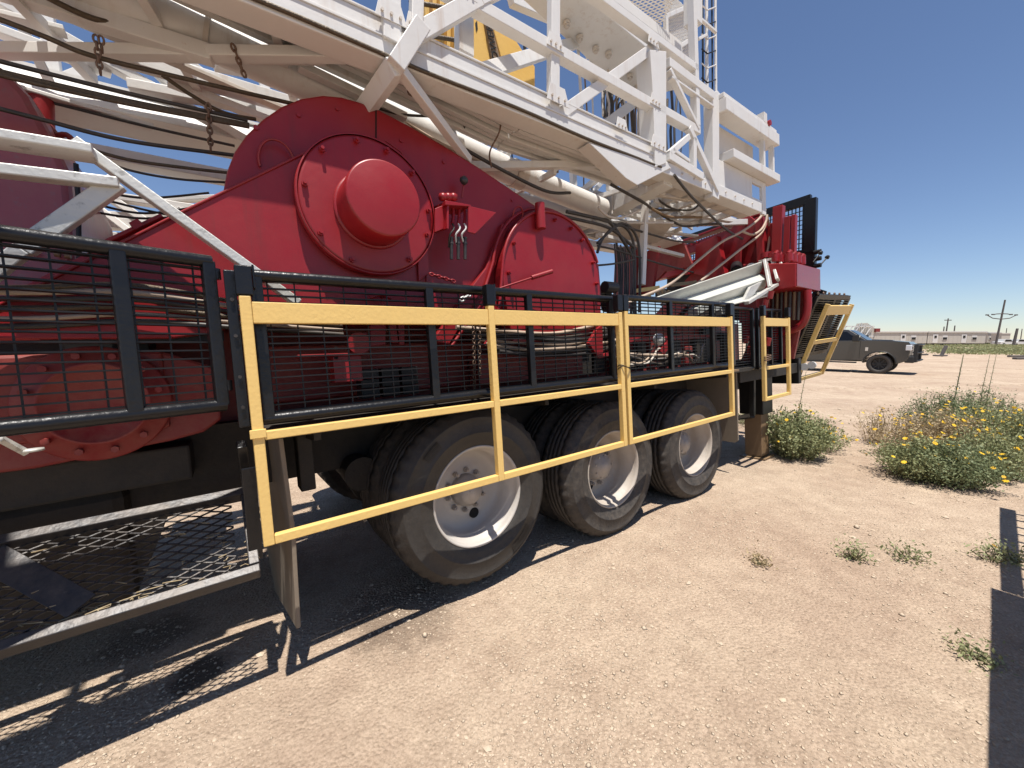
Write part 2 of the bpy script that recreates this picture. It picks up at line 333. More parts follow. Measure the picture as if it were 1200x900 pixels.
# ------------------------------------------------------------------ the carrier of the rig: wheels, axles, chassis, deck
carrier = thing('rig_carrier', 'heavy truck chassis of the drilling rig on three dual-tyred axles, dusty white rims', 'truck', (1.15, 2.2, -1.31))
YW = 1.964
def make_wheel(x, y, z, rubber, rimm, detail, phase=0, depth=.175, hub='flat'):
    c = Vector((x, y, z)); ax = Vector((0, -1, 0))
    g = G()                                                     # the steel disc and dish
    g.lathe(c, ax, [(.292, -.004), (.300, .004), (.296, .010), (.286, .006), (.280, -.012), (.279, -.045), (.262, -.055), (.258, -depth+.045),
                    (.250, -depth+.012), (.225, -depth-.004), (.19, -depth), (.165, -depth+.006), (.155, -depth+.010), (.02, -depth+.010)], 72)
    g.lathe(c, ax, [(.27, -.12), (.286, -.20), (.286, -.27), (.25, -.27), (.20, -depth-.02), (.09, -depth-.02)], 48)
    wheel = g.make('wheel', rimm, carrier)
    t = G(); n = 168
    prof = [(.288, -.03), (.290, -.004), (.306, .012), (.335, .020), (.375, .029), (.379, .032), (.383, .029), (.42, .028), (.462, .018), (.466, .021), (.470, .015), (.497, -.004), (.511, -.017), (.521, -.03), (.524, -.042)]
    for gr in (-.078, -.118, -.158, -.198): prof += [(.525, gr+.006), (.511, gr+.003), (.511, gr-.003), (.525, gr-.006)]
    prof += [(.524, -.238), (.515, -.255), (.49, -.275), (.42, -.30), (.34, -.29), (.29, -.26)]
    o0 = len(t.v); t.lathe(c, ax, prof, n, True, True)
    for i, (r, h) in enumerate(prof):                           # shoulder notches and worn lugs of the tread
        if .50 < r < .5245 or (r > .5245 and h > -.08):
            for k in range(n):
                if (k//2) % 2 == 0:
                    v = Vector(t.v[o0+i*n+k]); d = v-c; d.y = 0; v -= d.normalized()*(.009 if r < .5235 else .007); t.v[o0+i*n+k] = tuple(v)
    t.make('tyre', rubber, wheel)
    if hub == 'flat':
        for a0_, cnt in ((-62, 16), (-47, 9), (125, 16)):
            t2 = G()
            for k in range(cnt):
                a = rad(a0_+k*.95); p = c+Vector((math.cos(a)*.425, -.0285, math.sin(a)*.425)); e = Vector((math.cos(a), 0, math.sin(a))); t2.frame(p, e, Vector((-e.z, 0, e.x)), ax, .045, .0035, .006)
            t2.make('tread_mark', rubber, wheel, kind='stuff')
    h = G()
    if hub == 'flat':
        h.lathe(c, ax, [(.100, -depth+.008), (.098, -depth+.030), (.094, -depth+.06), (.07, -depth+.082), (.068, -depth+.10), (.0001, -depth+.104)], 40)
    else:
        h.lathe(c, ax, [(.13, -depth+.003), (.12, -depth+.03), (.105, -depth+.04), (.102, -depth+.085), (.085, -depth+.088), (.080, -depth+.105), (.05, -depth+.108), (.045, -depth+.12), (.0001, -depth+.12)], 32)
    hb = h.make('hub', HUBM, wheel)
    if detail:
        rl = .125 if hub == 'flat' else .15
        for k in range(10):
            a = phase+k*math.pi/5
            p = c+Vector((math.cos(a)*rl, depth-.018, math.sin(a)*rl))
            q = G(); q.cyl(p, p+ax*.012, .017, 12, .015); q.cyl(p+ax*.012, p+ax*.034, .0135, 6); q.cyl(p+ax*.034, p+ax*.042, .007, 8)
            q.make('lug_nut', HUBM, wheel)
        if hub != 'flat':
            for k in range(8):
                a = phase+k*math.pi/4; p = c+Vector((math.cos(a)*.088, depth-.086, math.sin(a)*.088))
                q = G().cyl(p, p+ax*.012, .008, 6); q.make('hub_bolt', RIMD, wheel)
    for a in ([-1.25] if hub == 'flat' else [-2.0]):
        p = c+Vector((math.cos(a)*.175, depth+.0, math.sin(a)*.175))
        q = G(); q.cyl(p, p+ax*.012, .033, 24); q.make('hand_hole', HOLE, wheel)
    return wheel
def copy_part(o, d, parent=None):
    c = o.copy(); C.objects.link(c); c.parent = parent if parent else o.parent
    if not parent: c.location = o.location+Vector(d)
    for ch in list(o.children): copy_part(ch, d, c)
    return c
ax1, ax2, ax3 = (1.154, -.782), (2.365, -.882), (3.56, -.905)
w1 = make_wheel(ax1[0], YW, ax1[1], RUB, RIM, True, .2, .185)
w2 = make_wheel(ax2[0], YW, ax2[1], RUB2, RIMD, True, .5, .20, 'deep')
w3 = make_wheel(ax3[0], YW, ax3[1], RUB2, RIMD, True, .9, .20, 'deep')
wi = make_wheel(ax1[0], YW+.335, ax1[1], RUB2, RIMD, False, 0, .1, 'deep')
for a in (ax2, ax3): copy_part(wi, (a[0]-ax1[0], 0, a[1]-ax1[1]))
for a in (ax1, ax2, ax3):
    for dy in (1.95, 2.29): copy_part(wi, (a[0]-ax1[0], dy-.335, a[1]-ax1[1]))
for a in (ax1, ax2, ax3):
    g = G(); g.cyl((a[0], YW+.3, a[1]), (a[0], YW+2.2, a[1]), .085, 16)
    g.cyl((a[0], YW+.95, a[1]), (a[0], YW+1.45, a[1]), .21, 20, .2); g.make('axle', CHAS, carrier)
    for yy in (2.62, 3.75):
        g = G()
        for k in range(5): g.box(a[0]-.5+.04*k, a[0]+.5-.04*k, yy, yy+.09, a[1]+.12+.022*k, a[1]+.138+.022*k)
        g.make('leaf_spring', CHAS, carrier)
for yy in (2.62, 3.75):
    g = G(); g.chan((-4.5, yy, -.42), (5.9, yy, -.42), .36, .1, (0, 1, 0), .014); g.make('chassis_rail', CHAS, carrier)
for xx in (-2.9, -1.6, .45, 1.75, 2.95, 4.3, 5.3):
    g = G().box(xx-.05, xx+.05, 2.68, 3.72, -.55, -.3); g.make('cross_member', CHAS, carrier)
g = G(); g.box(.13, 4.75, 1.94, 2.02, -.275, -.232); g.box(.13, 4.75, 2.02, 2.7, -.250, -.232); g.make('deck_edge', CHAS, carrier, .004)
g = G(); g.box(.13, 4.2, 1.834, 1.938, -.246, -.226); g.make('deck_lip', BROWN, carrier, .002)
for xx in (.33, 1.75, 3.0, 4.3):
    g = G().beam((xx, 2.0, -.28), (xx, 2.66, -.33), .07, .03, (1, 0, 0)); g.make('deck_outrigger', CHAS, carrier)
g = G().box(-2.6, -.15, 2.35, 4.2, -.46, -.30); g.make('deck_underframe', CHAS, carrier, .01)
g = G().box(-1.35, -.40, 2.5, 4.0, -1.02, -.47); g.make('fuel_tank', CHAS, carrier, .05)
# suspension bracket and brake chamber seen left of the first wheel
g = G().prism([(.46, 2.7, -.45), (.92, 2.7, -.43), (.98, 2.7, -.62), (.80, 2.7, -.98), (.66, 2.7, -.86)], (0, .12, 0)); g.make('hanger_bracket', CHAS, carrier, .01)
g = G().cyl((.62, 2.42, -.62), (.62, 2.75, -.60), .09, 20); g.cyl((.62, 2.40, -.62), (.62, 2.43, -.62), .1, 20); g.make('brake_chamber', CHAS, carrier)
g = G().box(.27, .34, 2.22, 2.34, -.60, -.27); g.make('hanger_post', CHAS, carrier, .006)
# hanging flaps: crosswise boards
g = G(); a = X(348, 737, .17); b = X(316, 676, .17)
g.prism([(.168, a.y, -.235), (.168, b.y+.02, -.235), (.168, b.y, b.z+.02), (.150, (a.y+b.y)/2, (a.z+b.z)/2+.03), (.168, a.y, a.z), (.182, a.y, -.7)], (.018, 0, 0))
g.make('mud_flap', FLAP, carrier, .004, label='narrow dusty rubber flap hanging left of the front tyre')
g = G(); a = X(866, 519, 4.52)
g.prism([(4.50, a.y, -.27), (4.50, 3.0, -.27), (4.50, 3.0, a.z+.05), (4.5, 2.5, a.z+.02), (4.50, a.y+.04, a.z), (4.50, a.y, a.z+.03)], (.02, 0, 0)); g.make('mud_flap', FLAP, carrier, .003, label='wide dusty rear rubber flap behind the last tyre')
# rear step bracket and jack
g = G(); A = Y(882, 440, 2.05); B = Y(882, 487, 2.05); D = Y(862, 490, 2.4)
g.beam(A, B, .05, .05); g.beam(B, D, .05, .05); g.beam(D, D+Vector((0, 0, .5)), .05, .05); g.make('step_hanger', BLD, carrier, .004)
g = G().box(4.6, 6.3, 2.0, 2.1, -.40, -.27); g.box(4.6, 6.3, 2.1, 3.9, -.34, -.30); g.make('rear_deck_frame', CHAS, carrier, .004)
g = G().box(6.28, 6.38, 1.98, 4.2, -.55, -.2); g.make('rear_bumper', BLD, carrier, .01)
for k in range(3):
    p = X(933+9*k, 432-2*k, 6.37); q = G().cyl(p, p+Vector((.03, 0, 0)), .05, 16); q.make('tail_light', PLS, carrier)
jack = thing('leveling_jack', 'black square leveling jack with brown inner leg standing behind the last wheel', 'jack', (5.45, 2.15, -1.42))
g = G().box(5.33, 5.62, 2.06, 2.34, -.86, -.2); g.make('outer_tube', BLD, jack, .008)
g = G().box(5.37, 5.58, 2.10, 2.30, -1.40, -.86); g.make('inner_leg', BROWN, jack, .006)
g = G().box(5.32, 5.63, 2.05, 2.35, -1.43, -1.41); g.make('foot_plate', BROWN, jack, .004)
fj = thing('leveling_jack', 'far leveling jack under the rig behind the near one', 'jack', (5.45, 3.95, -1.5))
for o in list(jack.children): copy_part(o, (0, 0, 0), fj)

# ------------------------------------------------------------------ black bar-grating panels standing along the rig's side
def grating(root, P, u, L, z0, z1, stiles, pitch=.0285, rod=.10, pipe=.024, deep=.024, up=(0, 0, 1), stw=.042):
    """bars run along u; cross rods behind them; pipe rails on top and bottom"""
    P = Vector(P); u = Vector(u).normalized(); up = Vector(up).normalized(); n = u.cross(up).normalized()
    if n.y > 0: n = -n
    at = lambda s, z, d=0: P+u*s+up*z-n*d
    for z in (z0, z1):
        g = G(); g.tube([at(0, z), at(L*.5, z+.001), at(L, z)], pipe, 14); g.make('pipe_rail', BLK, root)
    for s in stiles:
        g = G(); g.beam(at(s, z0, -.004), at(s, z1, -.004), stw, .036, n); g.make('stile', BLK, root, .005)
    g0 = G(); k = 0; z = z0+pitch*.9
    while z < z1-pitch*.5:
        c = at(L/2, z, .024)
        g = G(); g.frame(c, u, n, up, L-.01, deep, .0056); g.make('grating_bar', BLD, root); z += pitch
    s = rod*.6
    while s < L-.02:
        g = G(); g.beam(at(s, z0+.01, .024), at(s, z1-.01, .024), .0055, .0055, n); g.make('cross_rod', BLD, root); s += rod
p1 = thing('grating_fence', 'long black bar-grating panel behind the first yellow guard rail, above the front tyre', 'grating panel', (.11, 1.9, -.19), 'black grating panels along the rig')
grating(p1, (.12, 1.90, 0), (1, 0, 0), 2.26, -.18, .405, [.02, .77, 1.43, 2.2])
p2 = thing('grating_fence', 'black bar-grating panel behind the second yellow guard rail, above the rear two tyres', 'grating panel', (2.45, 1.9, -.19), 'black grating panels along the rig')
grating(p2, (2.47, 1.90, 0), (1, 0, 0), 1.76, -.175, .425, [.02, .62, 1.33, 1.74])
p3 = thing('grating_fence', 'narrow black bar-grating panel with no yellow rail, between the second and third yellow guard rails', 'grating panel', (4.3, 1.98, -.27), 'black grating panels along the rig')
grating(p3, (4.27, 1.96, 0), (1, 0, 0), .56, -.25, .41, [.0, .55], pipe=.018)
p4 = thing('grating_fence', 'small black bar-grating panel behind the small third yellow guard rail', 'grating panel', (4.9, 1.92, -.27), 'black grating panels along the rig')
grating(p4, (4.90, 1.94, 0), (1, 0, 0), .66, -.25, .41, [.0, .36, .65], pipe=.02, stw=.03)
gate = thing('grating_gate', 'black bar-grating gate swung open at the left, above the mesh walkway', 'gate', (.01, 1.9, -.12), None)
gd = Vector((-.475-.01, -.15, 0)).normalized()
grating(gate, (0.0, 1.90, 0), gd, 1.7, -.105, .445, [.012, .26, .82, 1.4], pitch=.031, rod=.088, deep=.03)
for zz, dz in ((.40, .03), (-.03, -.03)):
    q = G().cyl((.012, 1.9, zz-.02), (.012, 1.9, zz+.02), .016, 12); q.make('hinge', BLK, gate)
hp = thing('hinge_post', 'chipped black hinge post between the open gate and the first yellow guard rail', 'post', (.06, 1.88, -.2))
g = G().box(.035, .072, 1.875, 1.915, -.20, .415); g.make('post', BLK, hp, .004)
for zz in (.30, .16, .0, -.12): q = G().cyl((.054, 1.87, zz), (.054, 1.862, zz), .007, 8); q.make('bolt', GRYS, hp)

# ------------------------------------------------------------------ yellow guard rails hung outside the panels
def yrail(x0, x1, posts, label, y=1.79, zt=.283, zw=.082, zm=-.217, zb=-.667, drop=None, sockets=True, pw=.038):
    r = thing('guard_rail', label, 'guard rail', (x0, y, zb), 'yellow guard rails')
    ys = .02
    for i, x in enumerate(posts):
        g = G(); g.box(x-pw/2, x+pw/2, y, y+.038, zb, zt+(.022 if i != len(posts)-1 else .012)); g.make('post', YEL, r, .004)
        if sockets:
            g = G(); g.box(x-pw/2-.006, x+pw/2+.010, y-.002, y+.045, zt+.024, zt+.135); g.box(x+pw/2+.012, x+pw/2+.02, y+.004, y+.06, zt+.05, zt+.142); g.make('socket', BLK, r, .004)
    for a, b in zip(posts[:-1], posts[1:]):
        a += pw/2+.001; b -= pw/2+.001
        g = G(); g.box(a, b, y+.004, y+.030, zt-zw, zt); g.make('top_rail', YEL, r, .003)
        g = G(); g.box(a, b, y+.002, y+.036, zm-.034, zm); g.make('mid_rail', YEL, r, .003)
        g = G(); g.box(a, b, y+.002, y+.036, zb, zb+.036); g.make('bottom_rail', YEL, r, .003)
    return r
y1_ = yrail(.08, 2.32, [.092, 1.205, 2.303], 'longest yellow guard rail with a middle post, hung in front of the first tyre')
g = G().box(.064, .118, 1.782, 1.79, -.24, -.205); g.make('weld_plate', YEL, y1_, .003)
y2_ = yrail(2.35, 4.0, [2.368, 3.972], 'yellow guard rail without a middle post, hung in front of the third tyre')
y3_ = yrail(4.8, 5.56, [4.83, 5.53], 'small yellow guard rail behind the rear flap, in front of the leveling jack', 1.83, .30, .09, -.24, -.62, pw=.045)
# tie wires
for x in (2.335,):
    g = G()
    for k, dz in enumerate((0, .01)):
        c = Vector((x, 1.805, -.10+dz)); g.tube([c+Vector((.055*math.cos(a), .035*math.sin(a), .012*math.sin(a*2+k))) for a in [i*math.pi/8 for i in range(17)]], .0035, 6)
    g.tube([(x+.03, 1.78, -.1), (x+.08, 1.775, -.085), (x+.10, 1.80, -.07)], .003, 6)
    single(g, 'tie_wire', 'twisted black tie wire binding the two yellow guard rails together', 'wire', BLD)
g = G(); c = Vector((4.86, 1.83, -.16))
for k in range(3): g.tube([c+Vector((.05*math.cos(a), .035*math.sin(a), .02*k+.01*math.cos(a))) for a in [i*math.pi/6 for i in range(13)]], .007, 6)
single(g, 'tie_chain', 'short dark chain looped round the small yellow guard rail post', 'chain', CHN)
# leaning rear panel with its own yellow rail
lean = thing('leaning_guard_rail', 'black grating and yellow rail leaning outward at the rig rear before the pickup', 'guard panel', (6.6, 2.0, -.5))
bl = Y(931, 447, 2.10); br = Y(963, 438, 2.10); tl = X(973, 349, bl.x); tr = X(1002, 350, br.x)
def LP(s, t): return bl.lerp(br, s).lerp(tl.lerp(tr, s), t)
nn = (br-bl).cross(tl-bl).normalized(); nn = nn if nn.y < 0 else -nn
for s in (0.02, .98): g = G().beam(LP(s, 0), LP(s, .93), .055, .05, nn); g.make('post', YEL, lean, .004)
for t, hh, nm in ((.015, .05, 'bottom_rail'), (.48, .05, 'mid_rail'), (.86, .13, 'top_rail')): g = G().beam(LP(.06, t), LP(.94, t), hh, .04, nn); g.make(nm, YEL, lean, .004)
off = -nn*.10
for s in (-.16, .48, 1.06): g = G().beam(LP(s, .30)+off, LP(s, 1.0)+off, .07, .05, nn); g.make('stile', BLD, lean, .004)
for t in (.30, 1.0): g = G().beam(LP(-.16, t)+off, LP(1.06, t)+off, .06, .05, nn); g.make('pipe_rail', BLD, lean, .004)
for k in range(26):
    t = .32+k*.026; g = G().frame(LP(.45, t)+off, (br-bl).normalized(), nn, (tl-bl).normalized(), (br-bl).length*1.2, .05, .012); g.make('grating_bar', BLD, lean)
g = G()
a = LP(-.20, .28)+off; b = LP(-.20, 1.02)+off
g.beam(LP(-.42, .10)+off*1.6, LP(-.30, 1.02)+off*1.6, .34, .05, nn)
g = G()
for k in range(6):
    q0 = LP(-.16+.2*k, 1.03)+off; g.tube([q0+Vector((.02*math.cos(a), 0, .02*math.sin(a))) for a in [i*1.05 for i in range(7)]], .009, 5)
g.make('chain', CHN, lean)
g = G().frame(LP(.45, .65)+off*1.6, (br-bl).normalized(), nn, (tl-bl).normalized(), (br-bl).length*1.15, .008, (tl-bl).length*.66); g.make('backing_sheet', BLD, lean)
xl = bl.x+.25; g = G().prism([X(902, 440, xl), X(938, 440, xl), X(968, 341, xl), X(955, 337, xl)], (.05, 0, 0)); g.make('side_leaf', BLD, lean, .004)

# ------------------------------------------------------------------ expanded-metal walkway, low at the left
walk = thing('mesh_walkway', 'low walkway of expanded metal mesh in a worn grey steel frame, bottom left', 'walkway', (.05, 1.9, -.8))
wo = Z(305, 668, -.80); wi_ = Z(293, 577, -.546)
wo2 = wo+Vector((-2.4, 0, 0)); wi2 = wi_+Vector((-2.4, 0, 0))
wn = (wi_-wo).normalized(); wup = Vector((1, 0, 0)).cross(wn).normalized()
g = G().beam(wo2, wo+wn*0, .06, .035, wn); g.make('outer_rail', GRYS, walk, .004)
g = G().beam(wi2, wi_, .06, .04, wn); g.make('inner_rail', GRYS, walk, .004)
g = G().beam(wo+Vector((-.018, 0, 0))+wn*.02, wi_+Vector((-.018, 0, 0))-wn*.025, .062, .038, (1, 0, 0)); g.make('end_rail', GRYS, walk, .004)
# the flat cross plate seen at the left
pn = Vector((1, 0, 0)).cross(wn)
def WPL(px, py): r_ = _ray(px, py); return r_*(wo.dot(pn)/r_.dot(pn))
a = WPL(97, 712); b = WPL(-12, 652); d = (b-a).normalized()
g = G(); g.frame((a+b)/2+wup*.012, d, d.cross(wup), wup, (b-a).length, .085, .01); g.make('cross_plate', GRYS, walk, .002)
def expanded(root, O, ex, ey, L, Wd, cw, ch, st, th, m, name='expanded_mesh'):
    """diamond mesh: every strand is solid steel"""
    g = G(); ex = Vector(ex).normalized(); ey = Vector(ey).normalized(); ez = ex.cross(ey)
    nx = int(L/cw); ny = int(Wd/ch)
    for j in range(ny*2+1):
        for i in range(nx):
            for sg in (-1, 1):
                s = 1 if (j % 2 == 0) == (sg > 0) else -1
                x0 = (i+(.0 if sg < 0 else .5))*cw; xa, xb = x0, x0+cw/2
                up = (j % 2 == 0) == (sg < 0)
                ya = j*ch/2 if up else (j+1)*ch/2; yb = (j+1)*ch/2 if up else j*ch/2
                if max(ya, yb) > Wd: continue
                A = O+ex*xa+ey*ya+ez*(.004 if up else -.003); B = O+ex*xb+ey*yb+ez*(-.003 if up else .004)
                g.beam(A, B, st, th, ez)
    return g.make(name, m, root, kind='stuff', fix=False)
expanded(walk, wo2+wn*.02+wup*-.005, (1, 0, 0), wn, 2.38, (wi_-wo).length-.03, .075, .036, .0048, .0065, GRYS)
g = G().beam(Y(283, 520, 1.95), wi_+Vector((-.01, -.1, .0)), .035, .045, (0, 1, 0)); g.beam(Y(291, 548, 1.93), wo+Vector((-.008, .05, .03)), .05, .012, (0, 1, 0)); g.make('hanger', BLK, walk, .004)
g = G()
rr = random.Random(5)
for k in range(60):
    p = wo+Vector((-.02-rr.random()*.9, 0, 0))+wn*(.03+rr.random()**3*.3)+wup*.004
    g.tube([p, p+Vector((rr.uniform(-.03, .03), rr.uniform(-.02, .02), .006)), p+Vector((rr.uniform(-.06, .06), rr.uniform(-.03, .03), .003))], .0022, 5)
single(g, 'dry_grass_bits', 'dry grass bits and clods caught on the mesh walkway', 'debris', DRY, kind='stuff')

# ------------------------------------------------------------------ pale steel brace frame at the left
brace = thing('brace_frame', 'pale bare metal bracing of angled bars in front of the dark red housing, left', 'brace', (-.5, 2.0, .5))
yb = 2.0
def bb(a, b, h, w, ya=yb, y2=None, m=ALU, nm='bar', root=brace, g=None):
    A = Y(a[0], a[1], ya); B = Y(b[0], b[1], y2 if y2 else ya); q = g or G(); q.beam(A, B, h, w); return q.make(nm, m, root, .004) if g is None else q
bb((-60, 154), (112, 181), .030, .10, 1.97)
bb((-60, 193), (140, 216), .034, .05, 1.92, 1.92)
bb((138, 214), (28, 292), .055, .04, 1.93, 1.97)
bb((28, 292), (-40, 345), .045, .04, 1.97, 2.0)
bb((88, 167), (350, 356), .036, .055, 2.03, 1.99)

# ------------------------------------------------------------------ the red drawworks
dw = thing('drawworks', 'big red drawworks housing with round drum covers and a protruding round hub', 'winch', (.7, 2.2, -.1))
def poly(pts, y): return [Y(a, b, y) for a, b in pts]
big = [(262, 262), (262, 222), (266, 200), (275, 177), (289, 157), (308, 139), (330, 124), (352, 115), (378, 111), (400, 113), (421, 119), (440, 126), (480, 147), (520, 170), (560, 195), (600, 222), (640, 249), (680, 280), (702, 310), (705, 345), (704, 384), (560, 380), (420, 376), (270, 380)]
g = G().prism(poly(big, 2.20), (0, .62, 0)); g.make('drum_cover', RED, dw, .012)
g = G().prism(poly([(440, 126.5), (441.5, 127.3), (441.5, 175), (440, 175)], 2.197), (0, .01, 0)); g.make('cover_seam', HOLE, dw)
case = [(430, 158), (400, 163), (352, 181), (214, 247), (128, 291), (64, 324), (-80, 396), (-80, 398), (200, 396), (250, 390), (300, 372), (480, 366), (500, 340), (500, 270), (480, 190)]
g = G().prism(poly(case, 2.12), (0, .07, 0)); g.make('chain_case', RED, dw, .010)
g = G().tube([Y(a, b, 2.118) for a, b in [(426, 159), (400, 164), (352, 182), (214, 248), (128, 292), (64, 325), (-80, 397)]], .006, 8); g.make('weld_bead', RED, dw)
g = G().prism(poly([(120, 286), (188, 254), (262, 262), (262, 380), (-60, 380)], 2.28), (0, .45, 0)); g.make('rear_case', RED, dw, .01)
g = G().tube([Y(118, 287, 2.27), Y(190, 253, 2.27)], .011, 10); g.beam(Y(156, 267, 2.27), Y(166, 262, 2.27), .03, .05); g.make('hinge', RED, dw)
dc = Vector((.690, 2.06, .835)); ax = Vector((0, -1, 0))
g = G(); g.lathe(dc, ax, [(.344, -.06), (.344, -.012), (.338, -.002), (.325, .0), (.0001, .0)], 96); g.make('disc_plate', RED, dw)
g = G().lathe(dc, ax, [(.348, -.05), (.352, -.02), (.348, .006), (.342, .004)], 96); g.make('disc_rim', RED, dw)
for k, a in enumerate([100, 72, 43, 135, 172, 214, 247, 305, 5, 340]):
    a = rad(a); p = dc+Vector((math.cos(a)*.312, 0, math.sin(a)*.312))
    q = G(); q.cyl(p, p+ax*.016, .015, 6); q.cyl(p+ax*.016, p+ax*.030, .008, 8); q.make('bolt', RED, dw)
hc = Vector((.69, 2.06, .805))
g = G(); g.lathe(hc, ax, [(.178, .0), (.178, .185), (.174, .192), (.168, .194), (.0001, .195)], 72); g.lathe(hc, ax, [(.178, 0), (.19, .004), (.19, .012), (.178, .014)], 72)
hub_ = g.make('hub_cover', RED, dw)
for (a, b), r0 in (((300, 150), .012), ((350, 135), .012), ((470, 165), .012), ((520, 190), .012), ((600, 235), .010), ((395, 128), .010)):
    p = Y(a, b, 2.20); q = G().cyl(p, p+Vector((0, -.008, 0)), r0, 6); q.make('bolt', RED, dw)
g = G().tube([Y(452, 165, 2.115), Y(470, 178, 2.115), Y(488, 205, 2.115), Y(500, 240, 2.115), Y(500, 330, 2.115)], .005, 7); g.make('weld_bead', RED, dw)
# second drum
c2 = Vector((1.99, 2.10, .56))
g = G(); R2 = .47
pl = [c2+Vector((R2*math.cos(rad(a))*1.0, 0, R2*math.sin(rad(a)))) for a in range(0, 181, 6)]
pl = [c2+Vector((R2, 0, -.44))]+pl+[c2+Vector((-R2, 0, -.1)), c2+Vector((-R2+.05, 0, -.44))]
g.prism(pl, (0, .10, 0)); g.make('second_drum_cover', RED, dw, .008)
for off_, rr_ in ((.0, .475), (.045, .515)):
    g = G(); g.tube([c2+Vector(((rr_)*math.cos(rad(a)), -.004+off_*1.2, rr_*math.sin(rad(a)))) for a in range(20, 176, 6)]+[c2+Vector((-rr_-.12*(1 if off_ else .3), off_, -.2)), c2+Vector((-rr_-.34*(1 if off_ else .5), off_, -.45))], .011, 8); g.make('cover_rim', RED, dw)
g = G(); pr = [c2+Vector((-.49, .06, .05)), c2+Vector((-.36, .06, .34)), c2+Vector((-.40, .06, .36)), c2+Vector((-.56, .06, .05)), c2+Vector((-.98, .06, -.42)), c2+Vector((-.86, .06, -.44))]
g.prism(pr, (0, .12, 0)); g.make('brake_band_guard', RED, dw, .006)
for a in (112, 88, 66, 48, 22, 150, 178, 195, 0, -14):
    a = rad(a); p = c2+Vector((math.cos(a)*.425, 0, math.sin(a)*.425)); q = G().cyl(p, p+ax*.018, .014, 8); q.cyl(p+ax*.018, p+ax*.03, .008, 8); q.make('bolt', RED, dw)
g = G(); p = Y(634, 268, 2.07); g.cyl(p, p+Vector((0, 0, .17)), .034, 16); g.make('filler_pipe', RED, dw)
g = G().tube([Y(585, 338, 2.06), Y(623, 325.5, 2.03)], .006, 8); g.tube([Y(623, 325.5, 2.03), Y(647, 318, 2.0)], .015, 10); g.make('lever', RED, dw)
for (a, b), yy, rr_ in (((325, 190), 2.18, .075), ((607, 252), 2.15, .04)):
    c = Y(a, b, yy); g = G().tube([c+Vector((rr_*math.cos(rad(t)), -.02*math.sin(rad(t)), rr_*1.25*math.sin(rad(t)))) for t in range(-20, 201, 10)], .006, 7); g.make('lifting_eye', RED, dw)
g = G().lathe(Y(544, 211, 2.12), (0, -1, 0), [(.026, -.01), (.024, .006), (.016, .016), (.0001, .02)], 20); g.make('indicator_cap', GRYS, dw)
g = G().tube([Y(544, 213, 2.14), Y(541, 232, 2.16)], .006, 6); g.make('indicator_stem', RED, dw)
# valve bracket with its wing plate and hoses
vb = G(); P_ = lambda a, b, y: Y(a, b, y)
g = G(); g.prism([P_(524, 235, 2.0), P_(524, 268, 2.0), P_(505, 274, 2.14), P_(505, 243, 2.14)], (.012, 0, 0)); g.prism([P_(522, 234.5, 1.99), P_(522, 240, 1.99), P_(552, 242, 2.0), P_(552, 240, 2.0)], (0, .15, 0))
g.prism(poly([(549, 241), (582, 249), (557, 274), (549, 272)], 2.0), (0, .012, 0)); g.prism(poly([(510, 244), (520, 240), (520, 268), (510, 272)], 2.03), (0, .01, 0)); g.make('valve_bracket', RED, dw, .003)
for k in range(3):
    x0 = 531+k*7; g = G().tube([Y(x0, 243, 2.05), Y(x0, 256, 2.05), Y(x0-1, 262, 2.04)], .010, 8); g.make('valve_body', RED, dw)
    g = G().tube(smoothpath([Y(x0-1, 262, 2.04), Y(x0+1, 268, 2.03), Y(x0-4, 276, 2.04), Y(x0-5+3*k, 290, 2.07)], 5), .0055, 7); g.make('hose', PLS if k else CAB, dw)
for k in range(3):
    x0 = 529+k*8; g = G().cyl(Y(x0, 304, 2.06), Y(x0, 278, 2.05), .010, 10); g.cyl(Y(x0, 286, 2.055), Y(x0, 284, 2.055), .014, 10); g.cyl(Y(x0, 280, 2.05), Y(x0, 278, 2.05), .0125, 10); g.make('fitting', GRYS, dw)
g = G()
for k in range(3): p = Y(519+k*6, 231, 2.04); g.lathe(p, (1, 0, .1), [(.0001, -.02), (.02, -.018), (.024, 0), (.02, .018), (.0001, .02)], 12)
g.make('pipe_fitting', RED, dw)
g = G().prism(poly([(488, 273), (500, 255), (503, 320), (491, 330)], 2.10), (0, .03, 0)); g.make('gusset', RED, dw, .004)
g = G().box(.14, 2.58, 2.55, 2.9, -.16, .16); g.box(1.45, 2.50, 2.36, 2.5, -.16, .06); g.make('base_beam', REDD, dw, .01)
g = G().box(-1.6, 2.6, 2.72, 2.86, -.3, .55); g.make('back_panel', REDD, dw)
g = G().box(2.45, 6.9, 3.0, 3.12, -.28, .38); g.box(2.45, 6.2, 3.15, 3.3, .2, .5); g.make('deck_locker', REDD, dw, .02)
for k in range(15): g = G().box(2.5+.26*k, 2.68+.26*k, 2.93-.02*(k % 3), 2.998, -.2, .05+.06*((k*7) % 5)); g.make('locker_box', (BLD, REDD, CHAS)[k % 3], dw, .01)
